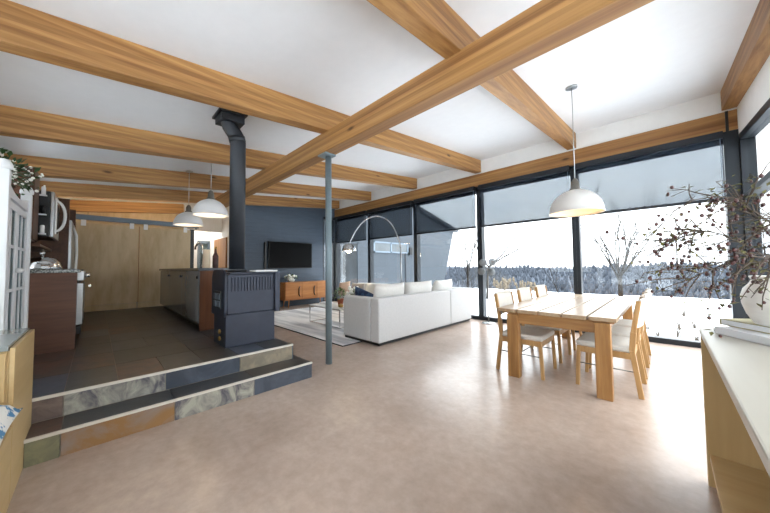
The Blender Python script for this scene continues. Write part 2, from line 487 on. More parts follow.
struct(w, 'wall_mudroom', 'birch_ply', 'plywood wall beyond the sliding doors', 'wall')
w = MB()
w.box((-12.6, 1.0, PL), (-12.5, 3.05, 3.5)); w.box((-12.6, 3.05, 0), (-9.25, 3.15, 3.46)); w.box((-11.1, 1.95, 2.55), (-11.0, 3.05, 3.5))
struct(w, 'wall_hall', 'wall_paint', 'white hall wall behind the kitchen tap', 'wall')
# hall doors
d = thing('door_1', 'wooden hall door standing beside the stove flue', 'door', (-11.72, 3.0, PL+.002)); d['kind'] = 'structure'
MB().box((0, 0, 0), (1.36, .045, 1.98)).build('door_leaf', 'hall_door', d, .004)
MB().ball((.06, -.03, 1.0), .03).build('door_handle', 'brass', d)
d = thing('door_2', 'glazed hall door with pale frame behind the kitchen tap', 'door', (-12.45, 2.64, PL+.002)); d['kind'] = 'structure'
f = MB(); f.box((-.03, 0, 0), (.03, .08, 2.0)); f.box((-.03, .32, 0), (.03, .4, 2.0)); f.box((-.03, .08, 1.9), (.03, .32, 2.0)); f.box((-.03, .08, 0), (.03, .32, .3))
f.build('door_frame', 'rail_grey', d); MB().box((-.01, .08, .3), (.01, .32, 1.9)).build('pane', 'cabinet_glass', d)

# windows of the glass wall: frame + pane per bay
lab = ['window bay in the corner right of the dining table', 'window bay behind the dining table', 'window bay right of the sofa corner',
       'window bay behind the sofa arch lamp stem', 'window bay nearest the television wall']
for i in range(5):
    x1, x0 = MX[i], MX[i+1]
    wd = thing('window_%d' % (i+1), lab[i], 'window', ((x0+x1)/2, 6.53, 0)); wd['kind'] = 'structure'
    h = (x1-x0)/2; f = MB()
    mw = .062 if i < 4 else .062
    f.box((-h, -.08, 0), (-h+mw, .08, 3.2)); f.box((h-mw, -.08, 0), (h, .08, 3.2))
    f.box((-h+mw, -.08, 0), (h-mw, .08, .085)); f.box((-h+mw, -.08, 3.1), (h-mw, .08, 3.2))
    f.build('window_frame', 'frame_metal', wd, .004)
    MB().box((-h+mw, -.006, .085), (h-mw, .006, 3.1)).build('pane', 'pane_glass', wd)
struct(MB().box((.685, 6.405, 3.2), (.715, 6.425, 3.5)), 'trim_6', 'black', 'dark steel strap at the end of the header beam', 'trim')
struct(MB().box((.655, 6.40, 0), (.80, 6.61, 3.2)), 'trim_3', 'frame_metal', 'dark corner post of the glass walls', 'trim', .004)
struct(MB().box((-9.1, 6.45, 0), (-9.0, 6.61, 3.2)), 'trim_4', 'frame_metal', 'dark post where the glass wall meets the navy wall', 'trim', .004)
# small window at the end of the television wall
wd = thing('window_6', 'narrow window at the end of the navy wall', 'window', (-9.17, 6.19, 0)); wd['kind'] = 'structure'
f = MB(); f.box((-.06, -.27, 0), (.06, -.21, 3.2)); f.box((-.06, .21, 0), (.06, .27, 3.2)); f.box((-.06, -.21, 0), (.06, .21, .1)); f.box((-.06, -.21, 3.1), (.06, .21, 3.2))
f.build('window_frame', 'frame_metal', wd, .003); MB().box((-.006, -.21, .1), (.006, .21, 3.1)).build('pane', 'pane_glass', wd)
# right wall windows, three bays, head follows the roof
ys = [6.42, 4.4, 2.1, -.2, -4.1]
rl = ['right wall window bay nearest the corner', 'right wall window bay above the white vase', 'right wall window bay over the maple bench', 'right wall window bay behind the camera']
for i in range(4):
    y1, y0 = ys[i], ys[i+1]
    wd = thing('window_%d' % (i+7), rl[i], 'window', (.87, (y0+y1)/2, 0)); wd['kind'] = 'structure'
    h = (y1-y0)/2; yc = (y0+y1)/2; f = MB()
    def P(ya, yb, za, zb_): return [(-.07, ya, za(ya+yc)), (.07, ya, za(ya+yc)), (.07, yb, za(yb+yc)), (-.07, yb, za(yb+yc)), (-.07, ya, zb_(ya+yc)), (.07, ya, zb_(ya+yc)), (.07, yb, zb_(yb+yc)), (-.07, yb, zb_(yb+yc))]
    K0 = lambda y: 0; K1 = lambda y: .085; H0 = lambda y: zh(y)-.09; H1 = lambda y: zh(y)
    f.hexa(P(-h, -h+.06, K0, H1)); f.hexa(P(h-.06, h, K0, H1)); f.hexa(P(-h+.06, h-.06, K0, K1)); f.hexa(P(-h+.06, h-.06, H0, H1)); f.hexa(P(-h+.06, h-.06, lambda y: 2.17, lambda y: 2.24))
    f.build('window_frame', 'frame_metal', wd, .004)
    g = [(-.006, -h+.06, .085), (.006, -h+.06, .085), (.006, h-.06, .085), (-.006, h-.06, .085), (-.006, -h+.06, H0(y0+.06)), (.006, -h+.06, H0(y0+.06)), (.006, h-.06, H0(y1-.06)), (-.006, h-.06, H0(y1-.06))]
    MB().hexa(g).build('pane', 'pane_glass', wd)
for nm, l_, loc, rz_, h in (('window_11', 'added unseen window in the back wall', (-.6, -4.17, 0), 0, 1.35), ('window_14', 'clerestory window added above the kitchen wall cabinets for daylight', (-7.0, -1.06, 0), 0, 2.0), ('window_13', 'daylight window added in the wall behind the hutch', (-3.55, -1.06, 0), 0, 1.45), ('window_12', 'added unseen window in the side wall behind the maple bench', (-2.05, -2.61, 0), PI/2, 1.49)):  # extra windows, added only to bring more daylight into the room
    wd = thing(nm, l_, 'window', loc, rz_); wd['kind'] = 'structure'
    a, c = (.95, 2.75) if nm == 'window_13' else (2.5, 2.93) if nm == 'window_14' else (.12, 2.5)
    MB().box((-h+.06, -.006, a+.06), (h-.06, .006, c-.06)).build('pane', 'pane_glass', wd)
    f = MB(); f.box((-h, -.05, a), (-h+.06, .05, c)); f.box((h-.06, -.05, a), (h, .05, c)); f.box((-h+.06, -.05, a), (h-.06, .05, a+.06)); f.box((-h+.06, -.05, c-.06), (h-.06, .05, c))
    f.build('window_frame', 'frame_metal', wd)

# roller blinds
bl = ['roller blind in the corner behind the berry branches', 'roller blind behind the dome pendant over the table', 'roller blind right of the arch lamp',
      'roller blind behind the arch of the floor lamp', 'roller blind nearest the navy wall']
def blind(label, loc, rz, half, top, drop):
    t = thing('roller_blind', label, 'blind', loc, rz, 'roller blinds on the glass walls')
    MB().box((-half, -.06, top-.10), (half, .05, top)).build('cassette', 'blind_metal', t, .006)
    MB().box((-half, -.001, drop), (half, .001, top-.10)).build('blind_fabric', 'blind_cloth', t)
    MB().box((-half, -.012, drop-.045), (half, .012, drop)).build('hem_bar', 'blind_metal', t, .003)
    c = MB(); c.tube([(half-.03, -.03, top-.1), (half-.03, -.03, drop-.3)], .003, 5); c.build('pull_chain', 'rail_grey', t)
for i in range(5):
    x1, x0 = MX[i]-.05, MX[i+1]+.05
    if i == 0: x1 -= .02
    blind(bl[i], ((x0+x1)/2, 6.385, 0), 0, (x1-x0)/2, 3.2, 2.24)
struct(MB().box((-9.0, 6.455, 3.03), (.655, 6.47, 3.2)), 'trim_5', 'blind_metal', 'dark head trim along the top of the glass wall', 'trim')
blind('narrow roller blind at the end of the navy wall', (-9.06, 6.19, 0), PI/2, .22, 3.2, 2.24)

# ------------------------------------------------------------------ outside
def grid_mesh(name, x0, x1, y0, y1, nx, ny, zf, mat, label, cat):
    bm = bmesh.new(); V = [[bm.verts.new((x0+(x1-x0)*i/nx, y0+(y1-y0)*j/ny, 0)) for j in range(ny+1)] for i in range(nx+1)]
    for r_ in V:
        for v_ in r_: v_.co.z = zf(v_.co.x, v_.co.y)
    for i in range(nx):
        for j in range(ny):
            f_ = bm.faces.new((V[i][j], V[i+1][j], V[i+1][j+1], V[i][j+1])); f_.smooth = True
    mb = MB(); mb.bm.free(); mb.bm = bm
    return struct(mb, name, mat, label, cat)
def snow_z(x, y):
    d = max(0, y-16) + max(0, x-14)*.4
    return -.16-.03*math.sin(x*.7+1)*math.sin(y*.6) - .012*d*d if d < 14 else -.16-.012*196-(d-14)*.3
def yard(x, y):
    if -12.8 < x < 1.05 and -4.4 < y < 6.7: return -.35
    return max(snow_z(x, y), -9)
grid_mesh('ground_snow', -60, 60, -25, 60, 120, 85, yard, 'snow', 'snow covered ground outside the glass wall', 'snow')
def hill_z(x, y): return -9+max(0, (y-60))*.075+.7*math.sin(x*.03)+.4*math.sin(x*.11+2)
grid_mesh('hill', -420, 330, 55, 190, 75, 14, hill_z, 'forest_bark', 'wooded valley side beyond the snow field', 'hill')
rnd = random.Random(3)
bm = bmesh.new()
for k in range(12000):
    y = rnd.uniform(58, 180); x = rnd.uniform(-2.4*y-10, 1.9*y+10)
    z = hill_z(x, y)-.3; h = rnd.uniform(2.0, 3.6); r_ = rnd.uniform(.25, .6)
    top = [bm.verts.new((x+r_*math.cos(a)*q, y+r_*math.sin(a)*q, z+h*s_)) for s_, q in ((.15, .35), (.55, 1), (.85, .6)) for a in (0, 1.57, 3.14, 4.71)]
    tip = bm.verts.new((x, y, z+h))
    for l in range(2):
        for a in range(4): bm.faces.new((top[l*4+a], top[l*4+(a+1) % 4], top[l*4+4+(a+1) % 4], top[l*4+4+a]))
    for a in range(4): bm.faces.new((top[8+a], top[8+(a+1) % 4], tip))
mb = MB(); mb.bm.free(); mb.bm = bm
tag(mb.build('forest', 'forest_bark'), 'distant leafless grey forest along the valley side', 'forest', None, 'stuff')

def grow(mb, p, d, L, r, depth, rnd, spread, up=.15, n=5, kids=(2, 4)):
    pts = [Vector(p)]; rr = [r]; d = Vector(d).normalized()
    for k in range(4):
        d = (d+Vector((rnd.uniform(-1, 1), rnd.uniform(-1, 1), rnd.uniform(-.6, 1)))*.09+Vector((0, 0, up*.2))).normalized()
        pts.append(pts[-1]+d*L/4); rr.append(r*(1-.16*(k+1)))
    mb.tube(pts, rr, n if depth > 0 else 4)
    if depth <= 0: return
    for k in range(rnd.randint(*kids)):
        q = rnd.choice(pts[1:]) if k else pts[-1]
        nd = (d+Vector((rnd.uniform(-1, 1), rnd.uniform(-1, 1), rnd.uniform(-.2, .7)))*spread).normalized()
        grow(mb, q, nd, L*rnd.uniform(.55, .8), r*.5, depth-1, rnd, spread, up, 4, kids)

def bare_tree(label, loc, trunk_h, h, r, depth, seed, spread=.55, lean=(0, 0, 1), stems=5, mat='bark', fanout=.6):
    rnd = random.Random(seed)
    t = thing('bare_tree', label, 'tree', loc)
    L = Vector(lean).normalized()
    tp = L*trunk_h
    MB().tube([(0, 0, -.1), tp*.5, tp], [r*1.2, r, r*.85], 8).build('trunk', mat, t)
    b_ = MB()
    for k in range(stems):
        a = 2*PI*k/stems+rnd.uniform(-.4, .4); s_ = rnd.uniform(.25, fanout)
        grow(b_, tp*rnd.uniform(.65, 1), L+Vector((math.cos(a)*s_, math.sin(a)*s_, .3)), (h-trunk_h)*rnd.uniform(.4, .6), r*.55, depth, rnd, spread, .25)
    b_.build('branches', mat, t)
    return t
bare_tree('bare upright tree beyond the window behind the dining table', (-1.54, 17.0, -.2), 1.0, 4.7, .085, 3, 5, .45, stems=10, fanout=1.0)
bare_tree('bare tree standing at the slanted end of the grey outbuilding', (-8.3, 15.3, -.2), 1.2, 4.0, .06, 3, 8, .5)
t = thing('bare_tree', 'bare leaning sapling with one long bough beyond the globe lamp', 'tree', (-5.65, 12.1, -.2))
q = MB(); q.tube([(0, 0, -.1), (.03, 0, .8), (.1, 0, 1.5)], [.05, .045, .04]); q.build('trunk', 'bark', t)
q = MB(); rn = random.Random(4)
for e in ((1.25, .2, 2.75), (1.4, .1, 2.2), (-.5, 0, 2.5)):
    p0 = Vector((.1, 0, 1.45)); p1 = Vector(e); md = (p0+p1)/2+Vector((0, 0, .05 if e[0] > 1.3 else -.12))
    q.tube([p0, md, p1], [.035, .026, .008], 6)
    for k in range(7):
        a = p0.lerp(p1, rn.uniform(.5, .95)); grow(q, a, (p1-p0).normalized()+Vector((rn.uniform(-.5, .5), 0, rn.uniform(-.3, .5))), rn.uniform(.2, .4), .008, 1, rn, .5)
q.build('branches', 'bark', t)
bare_tree('small bare sapling between the globe lamp and the dome pendant', (-3.75, 15.9, -.2), .5, 3.0, .03, 2, 12, .5, (-.35, 0, 1), 4)
rnd = random.Random(21)
sl = ['grey leafless shrub nearest the slanted outbuilding end', 'smallest grey shrub, just left of the globe lamp', 'grey shrub behind the one nearest the outbuilding end', 'largest grey shrub farthest out past the outbuilding']
for k, (x, y, h) in enumerate(((-9.2, 16.9, 1.7), (-7.3, 17.6, 1.3), (-8.9, 19.3, 1.7), (-10.3, 20.9, 2.1))):
    q = MB()
    for j in range(16):
        a = rnd.uniform(0, 6.28); s_ = rnd.uniform(.1, .8)
        grow(q, (rnd.uniform(-.3, .3), rnd.uniform(-.3, .3), -.2), (math.cos(a)*s_, math.sin(a)*s_, 1), h*.5, .014, 2, rnd, .6, .1, 4)
    tag(q.build('shrub', 'shrub_twig', None, 0, (x, y, -.2)), sl[k], 'shrub')
def grass_clump(label, loc, n, h, mat, plume, seed):
    rn = random.Random(seed); t = thing('dry_grass', label, 'grass', loc)
    q = MB(); z_ = MB()
    for k in range(n):
        a = rn.uniform(0, 6.28); s_ = rn.uniform(.05, .5)*h; hh = h*rn.uniform(.6, 1)
        e = Vector((math.cos(a)*s_, math.sin(a)*s_, hh)); q.tube([(0, 0, -.05), e*.6+Vector((0, 0, .08*h)), e], [.007, .005, .003], 4)
        if plume: z_.ball(e, .06, 6, 0, (.6, .6, 1.3))
    q.build('stems', mat, t)
    if plume: z_.build('plumes', mat, t)
    else: z_.bm.free()
grass_clump('tan plumed grass outside behind the left dining chairs', (-4.95, 12.3, -.2), 42, .95, 'dry_grass', True, 1)
grass_clump('tan plumed grass clump nearest the dining pendant side', (-4.3, 12.9, -.2), 34, .8, 'dry_grass', True, 2)
for k, (x, y, h, l_) in enumerate(((-.35, 8.6, .3, 'dry weed poking through snow by the right chairs'), (.15, 8.9, .35, 'dry weed in the snow under the berry branches'), (.33, 7.5, .3, 'dry weed just outside the bench corner'),
                                   (-.15, 7.7, .25, 'short dry weed close to the window sill'), (.3, 11.5, .4, 'dry weed farther out under the berry branches'), (-.7, 10.5, .35, 'dry weed farther out past the right chairs'), (.1, 7.9, .3, 'dry weed at the middle of the corner window bay'), (-.55, 7.6, .3, 'dry weed beside the right chair backs'), (.4, 9.3, .4, 'dry weed behind the bench corner in the snow'))):
    grass_clump(l_, (x, y, -.2), 18, h, 'weed', False, 30+k)

# grey outbuilding wing seen through the left windows
t = thing('outbuilding', 'grey sided outbuilding with slanted end wall beyond the sofa', 'building', (-11, 7.2, -.3))
MB().prism([(1.9, 0), (9.55, 0), (9.9, .9), (11.1, 4.12), (0, 6.7), (0, 0)], -5, 0, 'x').build('wall', 'wing_siding', t)
MB().prism([(-.2, 6.78), (11.35, 4.1), (11.4, 4.28), (-.2, 7.0)], -5.2, .25, 'x').build('roof', 'roof_dark', t)
f = MB()
for a, b_ in ((3.05, 3.15), (4.35, 4.45), (5.8, 5.9)): f.box((0, a, 2.38), (.06, b_, 2.98))
f.box((0, 3.05, 2.9), (.06, 5.9, 2.98)); f.box((0, 3.05, 2.38), (.06, 5.9, 2.46))
f.build('window_frame', 'rail_grey', t)
MB().box((0, 3.15, 2.46), (.02, 4.35, 2.9)).build('pane', 'wing_pane', t); MB().box((0, 4.45, 2.46), (.02, 5.8, 2.9)).build('pane', 'wing_pane', t)
MB().box((0, 5.95, 2.3), (.12, 6.2, 2.75)).build('wall_lamp', 'black', t)
MB().tube([(.05, 5.65, .2), (.05, 5.65, 2.4)], .035, 8).build('downpipe', 'roof_dark', t)
f = MB(); f.box((0, .95, .3), (.05, 1.03, 2.85)); f.box((0, 1.95, .3), (.05, 2.03, 2.85)); f.box((0, .95, 2.77), (.05, 2.03, 2.85)); f.build('tall_window_frame', 'wing_siding', t)
MB().box((0, 1.03, .3), (.02, 1.95, 2.77)).build('tall_pane', 'wing_tall_pane', t)

# ------------------------------------------------------------------ wood stove and flue
t = thing('wood_stove', 'dark grey wood stove standing at the platform corner', 'stove', (-3.92, 1.372, PL))
MB().box((-.23, -.30, 0), (.24, .285, .385)).build('stove_base', 'stove_metal', t, .008)
q = MB(); q.box((-.25, -.29, .385), (.25, .315, .86)); q.build('firebox', 'stove_metal', t, .01)
q = MB(); q.box((-.27, -.27, .86), (.27, .335, .885)); q.build('top_plate', 'stove_metal', t, .006)
q = MB()
for k in range(15):
    y = -.245+k*.036
    q.box((.245, y, .655), (.262, y+.02, .825))
q.build('louvre', 'stove_metal', t, .004)
q = MB()
arc = [(-.27, .36), (.235, .36), (.255, .42), (.255, .80)]+[(.13+.125*math.cos(a), .80+.12*math.sin(a)) for a in (.3, .7, 1.1, 1.5)]+[(-.15+.12*math.cos(a), .80+.12*math.sin(a)) for a in (1.6, 2.0, 2.4, 2.9)]+[(-.27, .8)]
q.prism(arc, -.318, -.292, 'y'); sp = q.build('side_panel', 'stove_metal', t, .004)
q = MB(); q.box((-.17, -.328, .45), (.13, -.316, .66)); dr = q.build('side_door', 'black', t, .004)
for a, b_ in ((-.12, .56), (.02, .56), (-.12, .47), (.02, .47)): MB().box((a, -.336, b_), (a+.09, -.328, b_+.07)).build('door_pane', 'rail_grey', dr)
q = MB(); q.ball((.1, -.325, .18), .03, 10, 0, (1, .5, 1)); q.ball((.1, -.325, .10), .03, 10, 0, (1, .5, 1)); q.build('damper_knob', 'brass', t)
MB().box((.26, .27, .37), (.285, .335, .87)).build('corner_strip', 'stove_metal', t, .004)
MB().lathe([(.115, 0), (.115, .02), (.1, .03)], 24, (-.03, -.09, .885)).build('flue_collar', 'flue_metal', t)
t = thing('flue_pipe', 'dark stove flue rising with an elbow to the ceiling box', 'flue', (-3.95, 1.275, PL+.93))
MB().tube([(0, 0, -.01), (0, 0, 1.66), (0, -.02, 1.72), (0, -.10, 1.83), (0, -.12, 1.90), (0, -.12, 1.98)], .093, 24).build('pipe', 'flue_metal', t)
MB().tube([(0, -.005, 1.66), (0, -.02, 1.72)], .1, 24).build('pipe_collar', 'flue_metal', t)
z0 = PL+.93
def flue_box(nm, r_, yc, zlo, lift):
    p = [(-r_, yc-r_), (r_, yc-r_), (r_, yc+r_), (-r_, yc+r_)]
    MB().hexa([(x, y, zlo if zlo else zc(1.275+y)-z0-lift-.03) for x, y in p]+[(x, y, zc(1.275+y)-z0-lift) for x, y in p]).build(nm, 'flue_metal', t, .004)
flue_box('ceiling_box', .135, -.10, 1.86, .02)
flue_box('ceiling_plate', .165, -.10, None, .002)
tag(MB().box((-.09, -.16, 0), (.12, .12, .022)).build('white_tray', 'book_white', None, .004, (-3.77, 1.56, PL+.887)), 'small white tray lying on the stove top', 'tray')

# ------------------------------------------------------------------ kitchen
t = thing('kitchen_island', 'grey glossy kitchen island with walnut end panel', 'island', (-5.0, 1.1, PL))
MB().box((-3.72, .012, .1), (-.03, .57, .90)).build('carcass', 'grey_cabinet', t)
MB().box((-3.68, .07, .002), (-.05, .55, .1)).build('plinth', 'black', t)
MB().box((-.03, 0, .002), (0, .58, .905)).build('end_panel', 'island_end', t)
MB().box((-3.76, -.03, .905), (.025, .6, .945)).build('worktop', 'dark_stone', t, .004)
for k in range(3):
    x1 = -.04-k*1.225
    dd = MB().box((x1-1.215, -.008, .11), (x1, .012, .895)).build('door', 'grey_cabinet', t, .003)
    MB().box((x1-.1, -.03, .78), (x1-.06, -.008, .82)).build('door_knob', 'black', dd)
MB().box((0, .16, .55), (.012, .23, .67)).build('outlet_plate', 'white_gloss', t, .003)
f = thing('kitchen_tap', 'gooseneck chrome tap at the near end of the island', 'tap', (-5.75, 1.3, PL+.946))
MB().lathe([(.035, 0), (.035, .03), (.02, .05)], 16).build('base', 'chrome', f)
MB().tube([(0, 0, .03), (0, 0, .34), (-.02, -.01, .40), (-.08, -.03, .44), (-.15, -.05, .43), (-.2, -.07, .38), (-.2, -.07, .33)], .017, 12).build('spout', 'chrome', f)
MB().tube([(0, 0, .12), (.03, .07, .14)], .01, 8).build('lever', 'chrome', f)
q = thing('soap_bottle', 'dark bottle standing beside the gooseneck tap', 'bottle', (-5.45, 1.42, PL+.946))
MB().lathe([(.04, 0), (.045, .02), (.045, .2), (.02, .26), (.015, .32)], 16).build('body', 'rosehip', q); MB().lathe([(.018, .32), (.018, .36)], 12).build('cap', 'brass', q)
q = thing('jug', 'pale copper jug on the island behind the tap', 'jug', (-5.35, 1.26, PL+.946))
MB().lathe([(.05, 0), (.06, .02), (.05, .26), (.055, .3), (.048, .3), (.045, .02)], 20, closed=True).build('body', 'pendant_inner', q)

t = thing('kitchen_counter', 'walnut kitchen base cabinet with granite top behind the hutch', 'cabinet', (-5.0, -.16, PL))
MB().box((-.45, -.82, .09), (-.02, -.01, .9)).build('carcass', 'walnut', t)
MB().box((-.02, -.82, 0), (0, 0, .9)).build('end_panel', 'walnut_end', t)
MB().box((-.45, -.82, 0), (-.02, -.07, .09)).build('plinth', 'black', t)
MB().box((-.455, -.835, .9), (.02, .02, .94)).build('worktop', 'granite', t, .004)
t = thing('cooker', 'stainless steel cooker beyond the walnut counter end', 'cooker', (-5.46, -.16, PL))
MB().box((-.76, -.82, .09), (-.005, -.02, .92)).build('body', 'steel', t)
MB().box((-.75, -.8, .001), (-.01, -.06, .09)).build('plinth', 'black', t)
od = MB().box((-.74, -.02, .22), (-.02, .045, .76)).build('oven_door', 'steel', t, .005)
MB().tube([(-.68, .1, .72), (-.06, .1, .72)], .014, 10).build('oven_handle', 'chrome', od)
MB().box((-.74, -.02, .1), (-.02, .03, .2)).build('warming_drawer', 'black', t, .004)
MB().box((-.76, -.02, .79), (-.005, .05, .92)).build('control_panel', 'steel', t, .01)
for k in range(4): MB().tube([(-.1-k*.16, .05, .86), (-.1-k*.16, .1, .86)], .03, 12).build('knob', 'chrome', t)
MB().box((-.76, -.82, .92), (-.005, -.02, .945)).build('hob', 'black', t, .003)
t = thing('kitchen_cabinet', 'walnut base cabinet beside the refrigerator panel', 'cabinet', (-6.24, -.16, PL))
MB().box((-.7, -.82, .09), (-.01, 0, .9)).build('carcass', 'walnut', t); MB().box((-.7, -.835, .9), (-.005, .02, .94)).build('worktop', 'granite', t, .004)
MB().box((-.7, -.82, 0), (-.01, -.07, .09)).build('plinth', 'black', t)
t = thing('refrigerator', 'stainless steel refrigerator in a walnut surround', 'refrigerator', (-7.55, -.6, PL))
MB().box((.55, -.38, 0), (.59, .27, 2.1)).build('side_panel', 'walnut', t); MB().box((-.59, -.38, 0), (-.55, .3, 2.1)).build('side_panel', 'walnut', t)
MB().box((-.54, -.36, .02), (.54, .24, 1.76)).build('body', 'steel', t)
for s_ in (-1, 1):
    dd = MB().box((min(s_*.005, s_*.54), .24, .6), (max(s_*.005, s_*.54), .3, 1.76)).build('door', 'steel', t, .01)
    MB().tube([(s_*.05, .3, .78), (s_*.05, .335, .9), (s_*.05, .345, 1.2), (s_*.05, .335, 1.55), (s_*.05, .3, 1.68)], .018, 8).build('handle', 'white_gloss', dd)
MB().box((-.54, .24, .04), (.54, .3, .58)).build('freezer_drawer', 'steel', t, .01)
MB().box((-.55, -.38, 1.8), (.55, .2, 2.1)).build('top_cabinet', 'walnut', t)
t = thing('dish_cover', 'silver domed dish cover on the granite counter', 'dish cover', (-5.25, -.45, PL+.942))
MB().lathe([(.16, 0), (.158, .02), (.14, .08), (.1, .125), (.04, .145), (0, .147)], 28).build('dome', 'chrome', t)
MB().lathe([(.012, .147), (.01, .17), (.022, .185), (.02, .2), (.006, .23), (0, .25)], 14).build('finial', 'chrome', t)
t = thing('wall_cabinet', 'walnut wall cabinet above the kitchen counter', 'cabinet', (-5.05, -.98, 1.62))
MB().box((-.4, 0, 0), (0, .45, .83)).build('carcass', 'walnut_end', t, .003); MB().box((-.39, .45, .01), (-.01, .47, .82)).build('door', 'walnut', t, .003)
t = thing('spice_rack', 'white spice rack with jars beside the microwave', 'rack', (-5.47, -.48, 1.66))
for k in range(3): MB().box((-.02, -.25, .06+k*.24), (.02, .03, .075+k*.24)).build('shelf', 'white_paint', t)
for k in range(3):
    MB().lathe([(.02, 0), (.02, .09), (.014, .1)], 12, (0, 0, .076+k*.24)).build('jar', 'white_gloss' if k != 1 else 'black', t)
MB().box((-.02, -.26, .0), (.02, -.25, .7)).build('back', 'white_paint', t)
t = thing('microwave', 'over counter microwave with oval chrome door ring', 'microwave', (-5.55, -.98, 1.70))
MB().box((-.72, 0, 0), (0, .55, .58)).build('body', 'black', t, .006)
dd = MB().box((-.72, .55, 0), (0, .585, .58)).build('door', 'steel', t, .008)
ring = [(-.16, .588+.085*math.sin(a), .29-.2*math.cos(a)) for a in [k*PI/16 for k in range(17)]]
MB().tube(ring, .016, 8).build('bow_handle', 'white_gloss', dd)
MB().box((-.18, .585, .05), (-.14, .6, .53)).build('handle_plate', 'white_gloss', dd, .004)
MB().prism([(-.42+.22*math.cos(k*2*PI/24), .28+.2*math.sin(k*2*PI/24)) for k in range(24)], .585, .592, 'y').build('door_window', 'screen_black', dd)
t = thing('wall_shelf', 'walnut shelf under the microwave', 'shelf', (-5.1, -.98, 1.55))
MB().box((-1.25, 0, 0), (0, .52, .03)).build('board', 'walnut', t, .003)
MB().box((-1.2, .1, -.03), (-.1, .14, 0)).build('light_strip', 'steel', t)

# sliding plywood doors
t = thing('door_rail', 'grey steel track above the plywood sliding doors', 'rail', (-9.12, 0, 2.39))
MB().box((-.03, -.75, 0), (.03, 1.95, .09)).build('track', 'rail_grey', t, .004)
MB().box((-.05, -.75, .09), (.05, 1.95, .11)).build('track_lip', 'rail_grey', t)
for y in (-.75, .55, 1.9): MB().box((-.09, y-.02, -.02), (-.03, y+.02, .11)).build('bracket', 'rail_grey', t)
for (y0, y1, l_) in ((-.34, .70, 'plywood sliding door nearer the refrigerator'), (.715, 1.77, 'plywood sliding door nearer the island tap')):
    d = thing('sliding_door', l_, 'sliding door', (-9.14, y0, PL+.01), 0, 'plywood sliding doors')
    MB().box((-.02, 0, .13), (.02, y1-y0, 1.97)).build('door_panel', 'birch_ply', d, .003)
    MB().box((-.02, 0, 0), (.025, y1-y0, .125)).build('kick_board', 'birch_ply', d, .003)
    for yy in (.12, y1-y0-.12):
        MB().box((.02, yy-.04, 1.9), (.045, yy+.04, 2.05)).build('hanger', 'white_gloss', d, .003)
    for yy in (.0,): MB().box((.02, yy, .13), (.024, yy+.012, 1.97)).build('batten', 'hall_door', d)
t = thing('added_ceiling_light', 'round ceiling light added to brighten the hall behind the island', 'ceiling light', (-11.9, 2.3, zc(2.3)-.06))  # lamp added so the hall wall reads brighter
MB().lathe([(.12, 0), (.14, .03), (.14, .035)], 24).build('diffuser', emit('hall_fill_glow', '#FFF1DC', 5), t); MB().lathe([(.15, .035), (.15, .045)], 24).build('base', 'white_paint', t)
light('hall_fill_light', 'POINT', (-11.9, 2.3, zc(2.3)-.3), 14, (1, .93, .84), .1)  # added fill for the hall
# warm strip lamp on top of the far room
t = thing('strip_lamp', 'warm strip lamp above the plywood doors', 'lamp', (-9.7, .6, 2.5))
MB().box((-.03, -1.3, 0), (.03, 1.2, .03)).build('housing', 'white_paint', t); MB().box((-.02, -1.28, .03), (.02, 1.18, .04)).build('tube', emit('strip_glow', '#FFDCA8', 20), t)
tag(MB().box((-.04, -.85, 0), (.04, 1.35, .06)).build('partition_cap', 'birch_ply', None, 0, (-9.7, .6, 2.438)), 'plywood ledge carrying the strip lamp', 'ledge')

# ------------------------------------------------------------------ white hutch and maple bench unit (left)
t = thing('hutch', 'white hutch with glass doors at the left edge', 'cabinet', (-4.08, -.512, PL))
hw = .52
for sx in (-1, 1):
    for y in (0, -.4):
        MB().box((sx*hw-.035, y-.035 if y else -.035, 0), (sx*hw+.035, y+.035 if y else .035, 1.70)).lathe([(.035, 1.70), (.047, 1.71), (.047, 1.74), (.03, 1.775), (0, 1.785)], 16, (sx*hw, y, 0)).build('corner_post', 'white_paint', t, .004)
MB().box((-hw+.035, -.4, .08), (hw-.035, -.385, 1.62)).build('back_panel', 'pewter_paint', t)
for sx in (-1, 1): MB().box((sx*hw-.01, -.37, .08), (sx*hw+.01, -.03, 1.62)).build('side_panel', 'white_paint', t)
q = MB(); pr = [(-hw+.035, 1.52)]+[(-hw+.035+(2*hw-.07)*k/12, 1.64-.07*math.sin(PI*k/12)) for k in range(13)]+[(hw-.035, 1.52)]
q.prism(pr, -.012, .018, 'y'); q.build('top_rail', 'white_paint', t, .003)
MB().box((-hw+.035, -.38, 1.50), (hw-.035, -.015, 1.52)).build('top_board', 'white_paint', t)
MB().box((-hw+.035, -.385, .08), (hw-.035, .0, .12)).build('bottom_board', 'white_paint', t)
for z in (.55, .85, 1.18): MB().box((-hw+.035, -.385, z), (hw-.035, -.03, z+.018)).build('shelf', 'white_paint', t)
for sx in (-1, 1):
    a, b_ = (-hw+.037, -.003) if sx < 0 else (.003, hw-.037)
    q = MB(); q.box((a, -.01, .12), (a+.055, .015, 1.5)); q.box((b_-.055, -.01, .12), (b_, .015, 1.5)); c = (a+b_)/2
    q.box((c-.012, -.008, .3), (c+.012, .012, 1.44))
    for z0_, z1_ in ((.12, .3), (1.44, 1.5), (1.12, 1.145), (.75, .775)): q.box((a+.055, -.01, z0_), (b_-.055, .013, z1_))
    dd = q.build('door', 'white_paint', t, .002)
    MB().box((a+.055, 0, .3), (b_-.055, .004, 1.44)).build('pane', 'cabinet_glass', dd)
    MB().ball((b_-.03 if sx < 0 else a+.03, .035, .93), .024).build('knob', 'white_gloss', dd)
